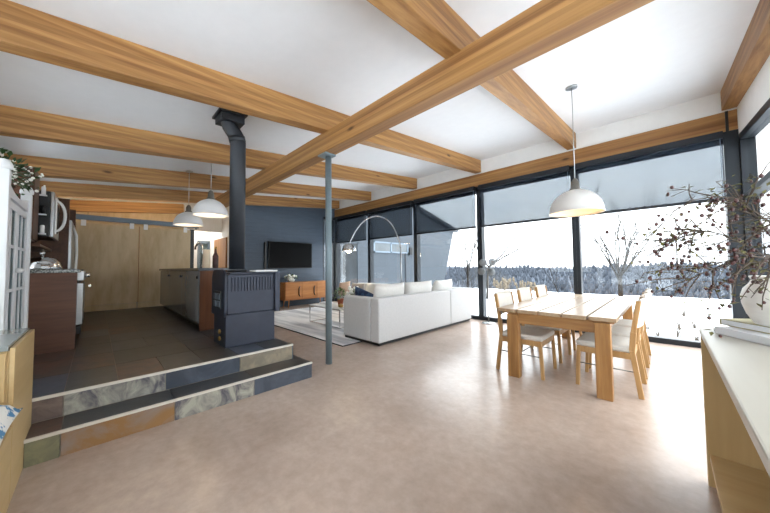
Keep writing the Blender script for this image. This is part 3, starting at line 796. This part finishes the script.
# crockery behind the hutch glass
for k, (x, z, mt) in enumerate(((-.33, .87, 'leaf_dark'), (-.15, .87, 'white_gloss'), (-.3, 1.2, 'white_gloss'), (-.12, 1.2, 'cushion_navy'), (-.3, .57, 'white_gloss'))):
    ll = ['dark green jug on the hutch middle shelf', 'white jug on the hutch middle shelf', 'white jug on the hutch upper shelf', 'navy jug on the hutch upper shelf', 'white jug on the hutch lower shelf'][k]
    q = MB().lathe([(.04, 0), (.06, .03), (.065, .1), (.04, .15), (.05, .19), (.042, .19), (.035, .15), (.05, .03)], 18, closed=True)
    tag(q.build('jug', mt, None, 0, (-4.125+x, -.70, PL+z)), ll, 'jug', 'jugs in the hutch')

def leafy(mb, c, n, r, size, rnd, mi=0, flat=.6, up=.3):
    for k in range(n):
        d = Vector((rnd.gauss(0, 1), rnd.gauss(0, 1), abs(rnd.gauss(0, 1))*flat+up*rnd.uniform(-1, 1))).normalized()
        p = Vector(c)+Vector((d.x*r[0], d.y*r[1], d.z*r[2]))*rnd.uniform(.45, 1)
        t_ = (d+Vector((rnd.uniform(-.6, .6), rnd.uniform(-.6, .6), rnd.uniform(-.6, .4)))).normalized()
        sd = t_.cross(Vector((rnd.uniform(-.3, .3), rnd.uniform(-.3, .3), 1))).normalized(); nn = sd.cross(t_)
        L = size*rnd.uniform(.6, 1.2); W = L*.26
        a = mb.bm.verts.new(p); b_ = mb.bm.verts.new(p+t_*L*.45+sd*W+nn*.06*L); c_ = mb.bm.verts.new(p+t_*L-nn*.15*L); e = mb.bm.verts.new(p+t_*L*.45-sd*W+nn*.06*L)
        mb._face([a, b_, c_, e], mi, True)
rn = random.Random(5)
t = thing('potted_plant', 'trailing plant with white blossoms on top of the hutch', 'plant', (-4.15, -.66, PL+1.522))
MB().lathe([(.09, 0), (.13, .16), (.14, .17), (.12, .17), (.1, .03)], 20, closed=True).build('pot', 'walnut', t)
q = MB(); leafy(q, (0, 0, .22), 420, (.46, .26, .24), .065, rn, 0, .8, .5); q.build('foliage', 'leaf_dark', t)
q = MB()
for k in range(46):
    q.ball((rn.uniform(-.42, .1), rn.uniform(.0, .27), rn.uniform(.2, .42)), rn.uniform(.008, .015), 6)
q.build('blossom', 'petal_white', t)

t = thing('maple_cabinet', 'maple side cabinet with glass top beside the steps', 'cabinet', (-2.925, -.306, 0))
MB().box((-.355, -.62, .0), (.335, -.02, .83)).build('carcass', 'maple', t, .003)
MB().box((-.36, -.02, 0), (.34, 0, .848)).build('front_panel', 'maple', t, .003)
MB().box((.335, -.62, .56), (.352, -.03, .825)).build('drawer_front', 'maple_z', t, .003)
MB().box((-.36, -.64, .835), (.36, -.022, .862)).build('glass_top', 'grey_glass', t, .003)
t = thing('window_seat', 'maple bench seat joined to the side cabinet', 'bench', (-2.01, -.306, 0))
MB().box((-.56, -.62, 0), (.6, -.02, .40)).build('carcass', 'maple', t, .003); MB().box((-.57, -.02, 0), (.6, 0, .42)).build('front_panel', 'maple', t, .003)
MB().box((-.57, -.62, .40), (.6, -.02, .42)).build('seat_board', 'maple', t)
t = MB().pillow(.60, .56, .2, Matrix.Translation((0, 0, 0)), 14)
tag(t.build('seat_cushion', 'cushion_blue', None, 0, (-2.235, -.545, .522)), 'white cushion with blue pattern on the maple bench seat', 'cushion')

# ------------------------------------------------------------------ maple console on the right with books, vase and branches
t = thing('maple_console', 'pale maple console shelf unit along the right wall', 'console', (.46, 1.2, 0))
MB().box((-.335, -2.2, .862), (.33, 1.335, .90)).build('worktop', 'maple_pale' if 'maple_pale' in M else wood('maple_pale', '#A9A59B', '#9E988B', 'y', 10, .35, False), t, .006)
MB().box((-.33, 1.295, 0), (.33, 1.33, .862)).build('end_panel', 'maple_z', t, .003)
MB().box((-.315, -2.18, 0), (.33, -2.14, .862)).build('end_panel', 'maple_z', t, .003)
MB().box((.29, -2.14, .03), (.32, 1.28, .86)).build('back_panel', 'maple', t)
MB().box((-.32, -2.14, .15), (.29, 1.295, .18)).build('shelf', 'maple', t, .003)
MB().box((-.25, -2.14, 0), (.29, 1.295, .15)).build('plinth', 'maple_z', t)
u = Vector((.55, -.835, 0)); v2 = Vector((.835, .55, 0)); rz = math.atan2(u.y, u.x)
def book(name, label, corner, z, L, W, H, mat, rz_):
    o = thing(name, label, 'book', (corner[0], corner[1], z), rz_, None)
    MB().box((0, 0, 0), (L, W, .004)).box((0, 0, H-.004), (L, W, H)).box((0, 0, .004), (.006, W, H-.004)).build('cover', mat, o, .001)
    MB().box((.006, .004, .004), (L-.006, W-.006, H-.004)).build('pages', 'book_white', o)
    return o
book('large_book', 'large pale book lowest under the white vase', (.172, 2.35), .901, .52, .42, .036, 'book_white', rz)
book('large_book', 'olive book directly under the white vase', (.198, 2.425), .938, .44, .34, .034, 'pale_board', rz+.05)
VX, VY, VZ = .415, 2.29, .973
t = thing('vase', 'big white ceramic vase on stacked books', 'vase', (VX, VY, VZ))
MB().lathe([(.10, 0), (.115, .005), (.138, .05), (.152, .10), (.154, .14), (.145, .175), (.124, .203), (.118, .218), (.124, .232), (.124, .238), (.114, .238), (.107, .218), (.13, .18), (.14, .13), (.125, .05), (.09, .012)], 40, closed=False).build('body', 'ceramic_white', t)

berry_me = None
def berry_branch(label, pts, seed, nb, side):
    global berry_me
    rn = random.Random(seed); t = thing('berry_branch', label, 'branch', (VX, VY, VZ+.10), 0, 'berry branches in the vase')
    tw = MB(); lf = MB(); spots = []
    P = [Vector(p) for p in pts]
    # smooth main twig
    path = []
    for k in range(len(P)-1):
        for s_ in range(4):
            a = P[max(k-1, 0)]; b_ = P[k]; c = P[k+1]; d = P[min(k+2, len(P)-1)]; u_ = s_/4
            path.append(.5*((2*b_)+(c-a)*u_+(2*a-5*b_+4*c-d)*u_*u_+(3*b_-a-3*c+d)*u_**3)+Vector((rn.uniform(-1, 1), rn.uniform(-1, 1), rn.uniform(-1, 1)))*.006)
    path.append(P[-1])
    tw.tube(path, [.0045-.003*k/len(path) for k in range(len(path))], 6)
    for k in range(side):
        i = rn.randint(int(len(path)*.42), len(path)-2); p = path[i]; d = (path[i+1]-p).normalized()
        dd = (d+Vector((rn.uniform(-.8, .5), rn.uniform(-.7, .7), rn.uniform(-.8, .7)))).normalized(); L = rn.uniform(.1, .26)
        q = [p]
        for j in range(4):
            dd = (dd+Vector((rn.uniform(-1, 1), rn.uniform(-1, 1), rn.uniform(-1.1, .7)))*.22).normalized(); q.append(q[-1]+dd*L/4)
        tw.tube(q, [.003, .0026, .0022, .0018, .0012], 5); spots += q[2:]
        for j in range(rn.randint(1, 3)):
            s_ = rn.choice(q[1:]); e = s_+Vector((rn.uniform(-.06, .05), rn.uniform(-.05, .05), rn.uniform(-.07, .05))); tw.tube([s_, e], [.0016, .001], 4); spots.append(e)
    tw.build('twig', 'twig', t)
    for p in spots:
        if rn.random() < .6: leafy(lf, p, rn.randint(1, 2), (.02, .02, .02), .026, rn)
    lf.build('leaves', 'twig_leaf', t)
    if berry_me is None:
        b0 = MB().ball((0, 0, 0), .0068, 8, 0, (1, 1, 1.2)).build('berry', 'rosehip', t); berry_me = b0.data
        b0.location = spots[0]
    for k in range(nb):
        b_ = bpy.data.objects.new('berry', berry_me); COL.objects.link(b_); b_.parent = t
        p = rn.choice(spots); b_.location = p+Vector((rn.uniform(-.02, .02), rn.uniform(-.02, .02), rn.uniform(-.025, .01)))
        s_ = rn.uniform(.7, 1.15); b_.scale = (s_, s_, s_)
L0 = Vector((-.70, -.72, 0))   # picture-left, seen from the room
def fan(*q): return [(0, 0, 0)]+[(L0.x*a*1.08+b_*.7, L0.y*a*1.08-b_*.7, z) for a, b_, z in q]
berry_branch('berry branch stretching farthest left from the white vase', fan((.10, .0, .20), (.28, .02, .32), (.46, .04, .35), (.60, .05, .27)), 1, 66, 26)
berry_branch('drooping berry branch lowest left of the white vase', fan((.08, .05, .19), (.24, .08, .24), (.42, .10, .19), (.58, .12, .12)), 2, 60, 22)
berry_branch('berry branch rising highest left above the white vase', fan((.06, .02, .22), (.18, .04, .40), (.32, .06, .50), (.50, .05, .48)), 3, 50, 22)
berry_branch('short berry branch close beside the dark corner post', fan((.04, .10, .22), (.14, .14, .34), (.26, .18, .38), (.36, .2, .34)), 4, 40, 16)
berry_branch('upright berry branch at the right picture edge', fan((.02, .02, .24), (.0, .0, .42), (-.03, .04, .55)), 5, 14, 8)
berry_branch('berry branch curving low in front of the corner post', fan((.06, .12, .2), (.2, .16, .26), (.34, .2, .22), (.46, .22, .20)), 6, 44, 18)

# ------------------------------------------------------------------ dining table and chairs
t = thing('dining_table', 'solid oak dining table with wide plank top', 'table', (-.905, 4.63, 0))
W2, L2 = .56, 1.25
pw = 2*W2/5
for k in range(5): MB().box((-W2+k*pw+(.01 if k else 0), -L2, .737), (-W2+(k+1)*pw-(.01 if k < 4 else 0), L2, .775)).build('top_plank', 'oak_top', t, .004)
for y in (-L2+.04, L2-.16): MB().box((-W2+.05, y, .72), (W2-.02, y+.12, .737)).build('top_batten', 'oak_table_x', t)
for x in (-.385, .45):
    for y in (-L2+.055, L2-.055):
        MB().box((x-.062, y-.045, 0), (x+.062, y+.045, .72)).build('leg', 'oak_table', t, .006)
for y in (-L2+.055, L2-.055): MB().box((-.323, y-.02, .615), (.388, y+.02, .72)).build('apron', 'oak_table_x', t, .004)
wood('oak_table_y', '#B08450', '#865C30', 'y', 30, .45)
for x in (-.385, .45): MB().box((x-.02, -L2+.1, .615), (x+.02, L2-.1, .72)).build('apron', 'oak_table_y', t, .004)

def make_chair():
    t = thing('dining_chair', 'x', 'chair')
    for sy in (-1, 1):
        y = sy*.245
        q = MB(); a, b_, c, d = Vector((-.255, y, 0)), Vector((-.20, y, .44)), Vector((-.215, y, .62)), Vector((-.262, y, .925))
        q.bar(a, b_, .03, .042, up=(1, 0, 0)); q.bar(b_, c, .03, .046, up=(1, 0, 0)); q.bar(c, d, .028, .04, up=(1, 0, 0))
        q.build('rear_leg', 'oak_chair', t, .004)
        MB().bar((.255, y, 0), (.235, y, .42), .034, .034).build('front_leg', 'oak_chair', t, .004)
        MB().bar((-.2, y, .385), (.235, y, .385), .022, .06).build('side_rail', 'oak_chair', t, .003)
        MB().tube([(-.225, y, .24), (.245, y, .24)], .006, 6).build('side_stretcher', 'pewter', t)
    MB().bar((.238, -.23, .385), (.238, .23, .385), .022, .06).build('front_rail', 'oak_chair', t, .003)
    MB().bar((-.2, -.23, .385), (-.2, .23, .385), .022, .06).build('back_rail', 'oak_chair', t, .003)
    MB().tube([(.0, -.245, .24), (.0, .245, .24)], .006, 6).build('cross_stretcher', 'pewter', t)
    MB().box((-.20, -.255, .415), (.262, .255, .475)).build('seat', 'chair_fabric', t, .022, seg=3)
    q = MB(); n = 8; prev = None
    for (z0_, z1_, x0_, x1_) in ((.66, .915, -.225, -.27),):
        R = []
        for k in range(n+1):
            y = -.23+.46*k/n; bow = -.035*(1-(2*k/n-1)**2)
            R.append([q.bm.verts.new((xx+bow, y, zz)) for xx, zz in ((x0_+.02, z0_), (x1_+.02, z1_), (x1_-.018, z1_), (x0_-.018, z0_))])
        for a, b_ in zip(R, R[1:]):
            for j in range(4): q._face([a[j], a[(j+1) % 4], b_[(j+1) % 4], b_[j]], 0, j in (0, 2))
        q._face(R[0]); q._face(R[-1][::-1])
    q.build('backrest', 'chair_fabric', t, .01)
    q = MB(); rr = [(-.268-.035*(1-(2*k/n-1)**2), -.232+.464*k/n, .925) for k in range(n+1)]
    q.tube(rr, .018, 8); q.build('top_rail', 'chair_fabric', t)
    return t
c0 = make_chair()
spots = [(-1.275, 3.77, 0, 'nearest of the left dining chairs tucked under the table'), (-1.275, 4.53, 0, 'middle dining chair on the left table side'), (-1.275, 5.32, 0, 'dining chair at the far left table end'),
         (-.463, 3.90, PI, 'nearest of the right dining chairs with its back seen edge on'), (-.463, 4.57, PI, 'middle dining chair on the right table side'), (-.463, 5.25, PI, 'dining chair at the far right table end')]
for i, (x, y, rz_, l_) in enumerate(spots):
    o = c0 if i == 0 else copy_tree(c0)
    o.location = (x, y, 0); o.rotation_euler = (0, 0, rz_)
    tag(o, l_, 'chair', 'oak dining chairs')

# ------------------------------------------------------------------ pendants
def pendant(label, x, y, zbot, r, h, enamel, inner, group, power):
    top = zc(y)
    t = thing('pendant_lamp', label, 'pendant lamp', (x, y, zbot), 0, group)
    prof = [(r*1.02, 0), (r*1.02, .012), (r, .014)]+[(r*math.cos(a), .014+(h-.014)*math.sin(a)) for a in [k*PI/2/12 for k in range(1, 11)]]+[(.05, h)]
    inn = [(.046, h-.01)]+[((r-.008)*math.cos(a), (h-.01)*math.sin(a)) for a in [k*PI/2/12 for k in range(10, -1, -1)]]
    MB().lathe(prof, 40, closed=True).build('shade', enamel, t)
    MB().lathe(inn+[(r*1.02, 0)], 40, closed=True).build('shade_lining', inner, t)
    MB().lathe([(.062, h-.004), (.062, h+.015), (.045, h+.02), (.045, h+.085), (.03, h+.13), (.008, h+.15)], 20).build('socket_cap', 'pewter', t)
    MB().tube([(0, 0, h+.14), (0, 0, top-zbot-.02)], .005, 6).build('cord', 'steel', t)
    k = .106
    q = MB().lathe([(.065, -.02), (.065, -.002)], 24)
    for v_ in q.bm.verts: v_.co.z += top-zbot+k*v_.co.y
    q.build('canopy', 'steel', t)
    MB().ball((0, 0, h*.45), .045, 12).build('bulb', 'bulb_warm', t)
    if power: light('pendant_light', 'POINT', (x, y, zbot+h*.25), power, (1, .8, .55), .05)
pendant('large dome pendant hanging over the dining table', -.797, 4.289, 1.94, .295, .30, 'pendant_enamel', 'pendant_inner', 'dome pendant lamps', .8)
pendant('white dome pendant over the near end of the island', -5.25, 1.29, 2.14, .25, .27, 'white_shade', 'white_shade', 'dome pendant lamps', 1.0)
pendant('white dome pendant over the far end of the island', -6.85, 1.29, 2.16, .25, .27, 'white_shade', 'white_shade', 'dome pendant lamps', 1.0)

# ------------------------------------------------------------------ living area
t = thing('rug', 'pale grey living room rug under the coffee table', 'rug', (-5.4, 4.0, 0))
MB().box((-2.8, -1.17, .001), (1.63, 1.23, .012)).build('pile', 'rug_pile', t)
q = MB(); q.box((-2.82, -1.19, .001), (1.65, -1.17, .013)); q.box((-2.82, 1.23, .001), (1.65, 1.25, .013)); q.box((-2.82, -1.17, .001), (-2.8, 1.23, .013)); q.box((1.63, -1.17, .001), (1.65, 1.23, .013))
q.build('binding', 'rug_edge', t)

t = thing('sofa', 'white sectional sofa with its long back to the dining table', 'sofa', (-3.29, 3.18, 0))
MB().box((-.92, .03, .013), (-.03, 3.0, .055)).box((-3.9, 2.13, .013), (-.92, 3.0, .055)).build('plinth', 'black', t)
MB().box((-.2, 0, .055), (0, 2.135, .775)).build('backrest', 'sofa_fabric', t, .025, seg=3)
MB().box((-.2, 2.14, .055), (0, 3.03, .775)).build('backrest', 'sofa_fabric', t, .025, seg=3)
MB().box((-.93, 0, .055), (-.205, .2, .765)).build('arm', 'sofa_fabric', t, .025, seg=3)
MB().box((-3.95, 2.83, .055), (-.205, 3.03, .775)).build('backrest', 'sofa_fabric', t, .025, seg=3)
MB().box((-3.95, 2.12, .055), (-3.75, 2.825, .62)).build('arm', 'sofa_fabric', t, .025, seg=3)
MB().box((-.93, .205, .055), (-.205, 2.825, .30)).box((-3.745, 2.12, .055), (-.935, 2.825, .30)).build('seat_base', 'sofa_fabric', t, .02)
for a, b_ in ((.21, 1.17), (1.18, 2.11)): MB().box((-.95, a, .302), (-.21, b_, .46)).build('seat_cushion', 'sofa_fabric', t, .04, seg=3)
for a, b_ in ((-.94, -.21), (-1.88, -.95), (-2.82, -1.89), (-3.74, -2.83)): MB().box((a, 2.12, .302), (b_, 2.82, .46)).build('seat_cushion', 'sofa_fabric', t, .04, seg=3)
def cushion(label, x, y, z, w_, h_, th, mat, rz_, lean=.25, roll=0, name='sofa_cushion', group='sofa cushions'):
    # stands upright facing local -Y, leaning back
    m_ = Matrix.Rotation(rz_, 4, 'Z') @ Matrix.Rotation(PI/2-lean, 4, 'X') @ Matrix.Rotation(roll, 4, 'Z')
    o = MB().pillow(w_, h_, th, m_, 12).build(name, mat, None, 0, (x, y, z))
    return tag(o, label, 'cushion', group)
# along the long back (faces -x => rz = -90 deg)
cushion('white back cushion nearest the sofa arm', -3.665, 3.80, .725, .8, .52, .24, 'cushion_white', -PI/2, .16)
cushion('middle white back cushion on the long sofa back', -3.665, 4.66, .725, .88, .52, .24, 'cushion_white', -PI/2, .16)
cushion('white back cushion tilted at the sofa corner', -3.64, 5.52, .73, .8, .52, .24, 'cushion_white', -PI/2+.12, .2)
cushion('navy cushion propped at the sofa arm corner', -4.0, 3.52, .66, .56, .44, .16, 'cushion_navy', PI-.1, .3, .25)
cushion('pinkish beige cushion on the window side of the sofa', -6.85, 5.2, .66, .5, .4, .14, 'cushion_pink', 0, .25, .12)
cushion('grey cushion beside the pinkish one on the window side', -6.25, 5.2, .65, .56, .38, .14, 'cushion_grey', 0)
cushion('cream cushion left of the brown streaked one', -5.62, 5.2, .66, .5, .4, .14, 'cushion_white', 0)
cushion('brown streaked cushion behind the middle white cushion', -5.02, 5.2, .66, .58, .4, .14, 'cushion_brown', 0, .25, .08)
cushion('dark grey cushion in the sofa corner by the window', -4.38, 5.2, .65, .6, .4, .14, 'cushion_grey', .1)

t = thing('coffee_table', 'white topped coffee table with thin chrome frame on the rug', 'table', (-5.42, 3.85, .0))
MB().box((-.6, -.32, .405), (.6, .32, .42)).build('table_top', 'white_gloss', t, .003)
for sx in (-1, 1):
    q = MB(); a = [(sx*.58, -.3, .023), (sx*.58, -.3, .405)]; q.bar(*a, .02, .02); q.bar((sx*.58, .3, .023), (sx*.58, .3, .405), .02, .02)
    q.bar((sx*.58, -.3, .023), (sx*.58, .3, .023), .02, .02); q.build('leg_frame', 'chrome', t)
MB().bar((-.57, -.3, .023), (.57, -.3, .023), .02, .02).build('floor_bar', 'chrome', t); MB().bar((-.57, -.3, .395), (.57, -.3, .395), .02, .02).build('top_bar', 'chrome', t)
t = thing('potted_plant', 'green herb in a terracotta pot on the coffee table', 'plant', (-5.28, 3.9, .421))
MB().lathe([(.05, 0), (.07, .13), (.075, .13), (.075, .155), (.062, .155), (.055, .02)], 20, closed=True).build('pot', 'terracotta', t)
q = MB(); leafy(q, (0, 0, .24), 150, (.13, .13, .16), .06, rn, 0, .8, .5); q.build('foliage', 'leaf_green', t)
t = thing('flower_bunch', 'bunch of white flowers in a glass jar on the coffee table', 'flowers', (-4.95, 4.06, .421))
MB().lathe([(.05, 0), (.055, .02), (.05, .16), (.046, .16), (.045, .02)], 18, closed=True).build('jar', 'cabinet_glass', t)
q = MB()
for k in range(26): q.ball((rn.uniform(-.14, .14), rn.uniform(-.14, .14), .3+rn.uniform(-.07, .12)), rn.uniform(.02, .04), 7)
q.build('blossom', 'petal_white', t)
q = MB(); leafy(q, (0, 0, .26), 60, (.12, .12, .1), .06, rn); q.build('foliage', 'leaf_green', t)
tag(MB().lathe([(.0, 0), (.04, .0), (.06, .02), (.05, .06), (.0, .08)], 16).build('brass_bowl', 'brass', None, 0, (-5.05, 3.74, .421)), 'small rounded brass bowl beside the terracotta pot', 'bowl')
o = thing('large_book', 'white book lying flat on the coffee table', 'book', (-5.92, 3.75, .421), .3)
MB().box((0, 0, 0), (.26, .2, .006)).box((0, 0, .03), (.26, .2, .036)).box((0, 0, .006), (.006, .2, .03)).build('cover', 'book_white', o)
MB().box((.006, .005, .006), (.255, .195, .03)).build('pages', 'white_gloss', o)
t = thing('candle_holder', 'black candle holder on the window side of the sofa table', 'candle holder', (-7.5, 5.75, 0))
MB().lathe([(.16, 0), (.16, .02), (.02, .03), (.02, .50), (.2, .51), (.2, .53)], 24).build('stand', 'black', t)
MB().lathe([(.05, .53), (.05, .72), (.03, .76), (.03, .82)], 16).build('candle', 'black', t)

t = thing('media_console', 'low teak media console under the television', 'console', (-8.79, 5.03, 0))
MB().box((-.23, -.85, .25), (.23, .85, .82)).build('body', 'teak', t, .006)
for k, (a, b_) in enumerate(((-.83, -.28), (-.26, .28), (.3, .83))):
    dd = MB().box((.23, a, .28), (.245, b_, .79)).build('door', 'teak', t, .004)
    q = MB(); q.tube([(.25, b_-.06, .68), (.262, b_-.1, .62), (.262, b_-.1, .42), (.25, b_-.06, .36)], .016, 8); q.build('door_pull', 'black', dd)
for sx in (-.17, .17):
    for sy in (-.7, .7): MB().tube([(sx, sy, 0), (sx, sy*.97, .25)], [.014, .022], 10).build('leg', 'teak', t)
t = thing('flower_bowl', 'white bowl of pale flowers on the media console', 'flowers', (-8.78, 4.5, .821))
MB().lathe([(.05, 0), (.09, .02), (.13, .09), (.12, .09), (.08, .03)], 20, closed=True).build('bowl', 'ceramic_dish', t)
q = MB()
for k in range(22): q.ball((rn.uniform(-.14, .14), rn.uniform(-.16, .16), .13+rn.uniform(-.04, .1)), rn.uniform(.03, .05), 7)
q.build('blossom', 'petal_white', t)
q = MB(); leafy(q, (0, 0, .12), 40, (.2, .2, .14), .09, rn); q.build('foliage', 'leaf_green', t)
t = thing('television', 'large black wall mounted television on the navy wall', 'television', (-9.03, 4.63, 1.28))
MB().box((-.03, -.78, 0), (.02, .78, .87)).build('casing', 'black', t, .006); MB().box((.02, -.765, .015), (.024, .765, .855)).build('screen', 'screen_black', t)
MB().box((-.069, -.25, .25), (-.03, .25, .6)).build('wall_bracket', 'black', t)
MB().box((-.065, -.90, -.03), (.0, -.84, .83)).build('side_speaker', 'black', t, .004)

# arch lamp
t = thing('arch_lamp', 'arching chrome floor lamp over the sofa', 'floor lamp', (-4.36, 4.95, 0))
MB().lathe([(.0, .013), (.12, .013), (.12, .06), (.1, .07), (.02, .08)], 28).build('base', 'white_gloss', t)
MB().tube([(0, 0, .07), (0, 0, 1.2), (-.01, 0, 1.75)], .014, 10).build('stem', 'steel', t)
arcp = [(-.01, 0, 1.72), (-.08, 0, 1.95), (-.25, 0, 2.25), (-.48, 0, 2.45), (-.78, 0, 2.56), (-1.08, 0, 2.56), (-1.38, 0, 2.46), (-1.65, 0, 2.27), (-1.84, 0, 2.05), (-1.93, 0, 1.93)]
pp = []
V_ = [Vector(p) for p in arcp]
for k in range(len(V_)-1):
    for s_ in range(4):
        a, b_, c, d = V_[max(k-1, 0)], V_[k], V_[k+1], V_[min(k+2, len(V_)-1)]; u_ = s_/4
        pp.append(.5*((2*b_)+(c-a)*u_+(2*a-5*b_+4*c-d)*u_*u_+(3*b_-a-3*c+d)*u_**3))
pp.append(V_[-1])
MB().tube(pp, .016, 10).build('arch', 'chrome', t)
MB().lathe([(.2, 0), (.198, .03), (.185, .09), (.15, .15), (.08, .185), (.02, .195), (.02, .19), (.075, .18), (.143, .145), (.178, .088), (.19, .03)], 32, (-1.93, 0, 1.74), closed=True).build('lamp_shade', 'chrome', t)
MB().ball((-1.93, 0, 1.765), .075, 14).build('bulb', 'bulb_arc', t)
light('arch_lamp_light', 'POINT', (-6.29, 4.95, 1.68), 4, (1, .85, .62), .07)

# globe lamp
t = thing('globe_lamp', 'slim floor lamp with a cluster of clear globes by the window', 'floor lamp', (-2.87, 6.2, 0))
MB().lathe([(0, 0), (.155, 0), (.155, .014), (.02, .022)], 32).build('base', 'steel', t)
MB().tube([(0, 0, .015), (0, 0, 1.22)], .011, 10).build('pole', 'pewter', t)
for k, (x, z) in enumerate(((-.085, 1.36), (.13, 1.37), (-.13, 1.16), (.10, 1.15))):
    g = MB().tube([(0, 0, 1.2), (x*.5, -.02, (1.2+z)/2), (x, -.03, z)], .006, 6).build('arm', 'pewter', t)
    MB().ball((x, -.04, z), .085, 18).build('globe', 'lamp_disc' if False else 'lamp_glass', g)
    MB().ball((x, -.04, z), .03, 10).build('lamp_core', 'pewter', g)

# ------------------------------------------------------------------ daylight
wd = bpy.data.worlds.new('overcast'); S.world = wd; wd.use_nodes = True
nt = wd.node_tree; nt.nodes.clear()
out = nt.nodes.new('ShaderNodeOutputWorld'); bg = nt.nodes.new('ShaderNodeBackground')
tc = nt.nodes.new('ShaderNodeTexCoord'); mp = nt.nodes.new('ShaderNodeMapping'); mp.inputs['Scale'].default_value = (1, 1, 4)
nt.links.new(tc.outputs['Generated'], mp.inputs[0])
n = noise(nt, mp.outputs[0], 2.2, 5, .55, .4)
cl = ramp(nt, n, [(.3, (.74, .79, .85, 1)), (.55, (.93, .95, .98, 1)), (.7, (1, 1, 1, 1))])
sx = nt.nodes.new('ShaderNodeSeparateXYZ'); nt.links.new(tc.outputs['Generated'], sx.inputs[0])
mz = node(nt, 'ShaderNodeMath', operation='MAXIMUM'); nt.links.new(sx.outputs['Z'], mz.inputs[0]); mz.inputs[1].default_value = 0
ml = node(nt, 'ShaderNodeMath', operation='MULTIPLY_ADD'); nt.links.new(mz.outputs[0], ml.inputs[0]); ml.inputs[1].default_value = .667; ml.inputs[2].default_value = .333
vm = node(nt, 'ShaderNodeVectorMath', operation='SCALE'); nt.links.new(cl, vm.inputs[0]); nt.links.new(ml.outputs[0], vm.inputs['Scale'])
nt.links.new(vm.outputs[0], bg.inputs[0])
bg.inputs[1].default_value = 4.8
nt.links.new(bg.outputs[0], out.inputs[0])

# ------------------------------------------------------------------ camera
yaw, pitch, roll = math.radians(44.6135), math.radians(2.2125), math.radians(-.562)
F = Vector((-math.sin(yaw)*math.cos(pitch), math.cos(yaw)*math.cos(pitch), math.sin(pitch)))
R = Vector((math.cos(yaw), math.sin(yaw), 0)); U = R.cross(F)
R2 = R*math.cos(roll)+U*math.sin(roll); U2 = R2.cross(F)
cam = bpy.data.cameras.new('camera'); co = bpy.data.objects.new('camera', cam); COL.objects.link(co)
mw_ = Matrix((R2, U2, -F)).transposed().to_4x4(); mw_.translation = Vector((0, 0, 1.27)); co.matrix_world = mw_
cam.sensor_width = 36; cam.sensor_fit = 'HORIZONTAL'; cam.lens = 284.73/770*36; cam.clip_start = .02; cam.clip_end = 1500
S.camera = co
S.view_settings.view_transform = 'Standard'; S.view_settings.look = 'None'; S.view_settings.gamma = 1
S.view_settings.use_curve_mapping = False; S.view_settings.exposure = 1.4
S.cycles.transparent_max_bounces = 24; S.cycles.max_bounces = 10; S.cycles.diffuse_bounces = 6
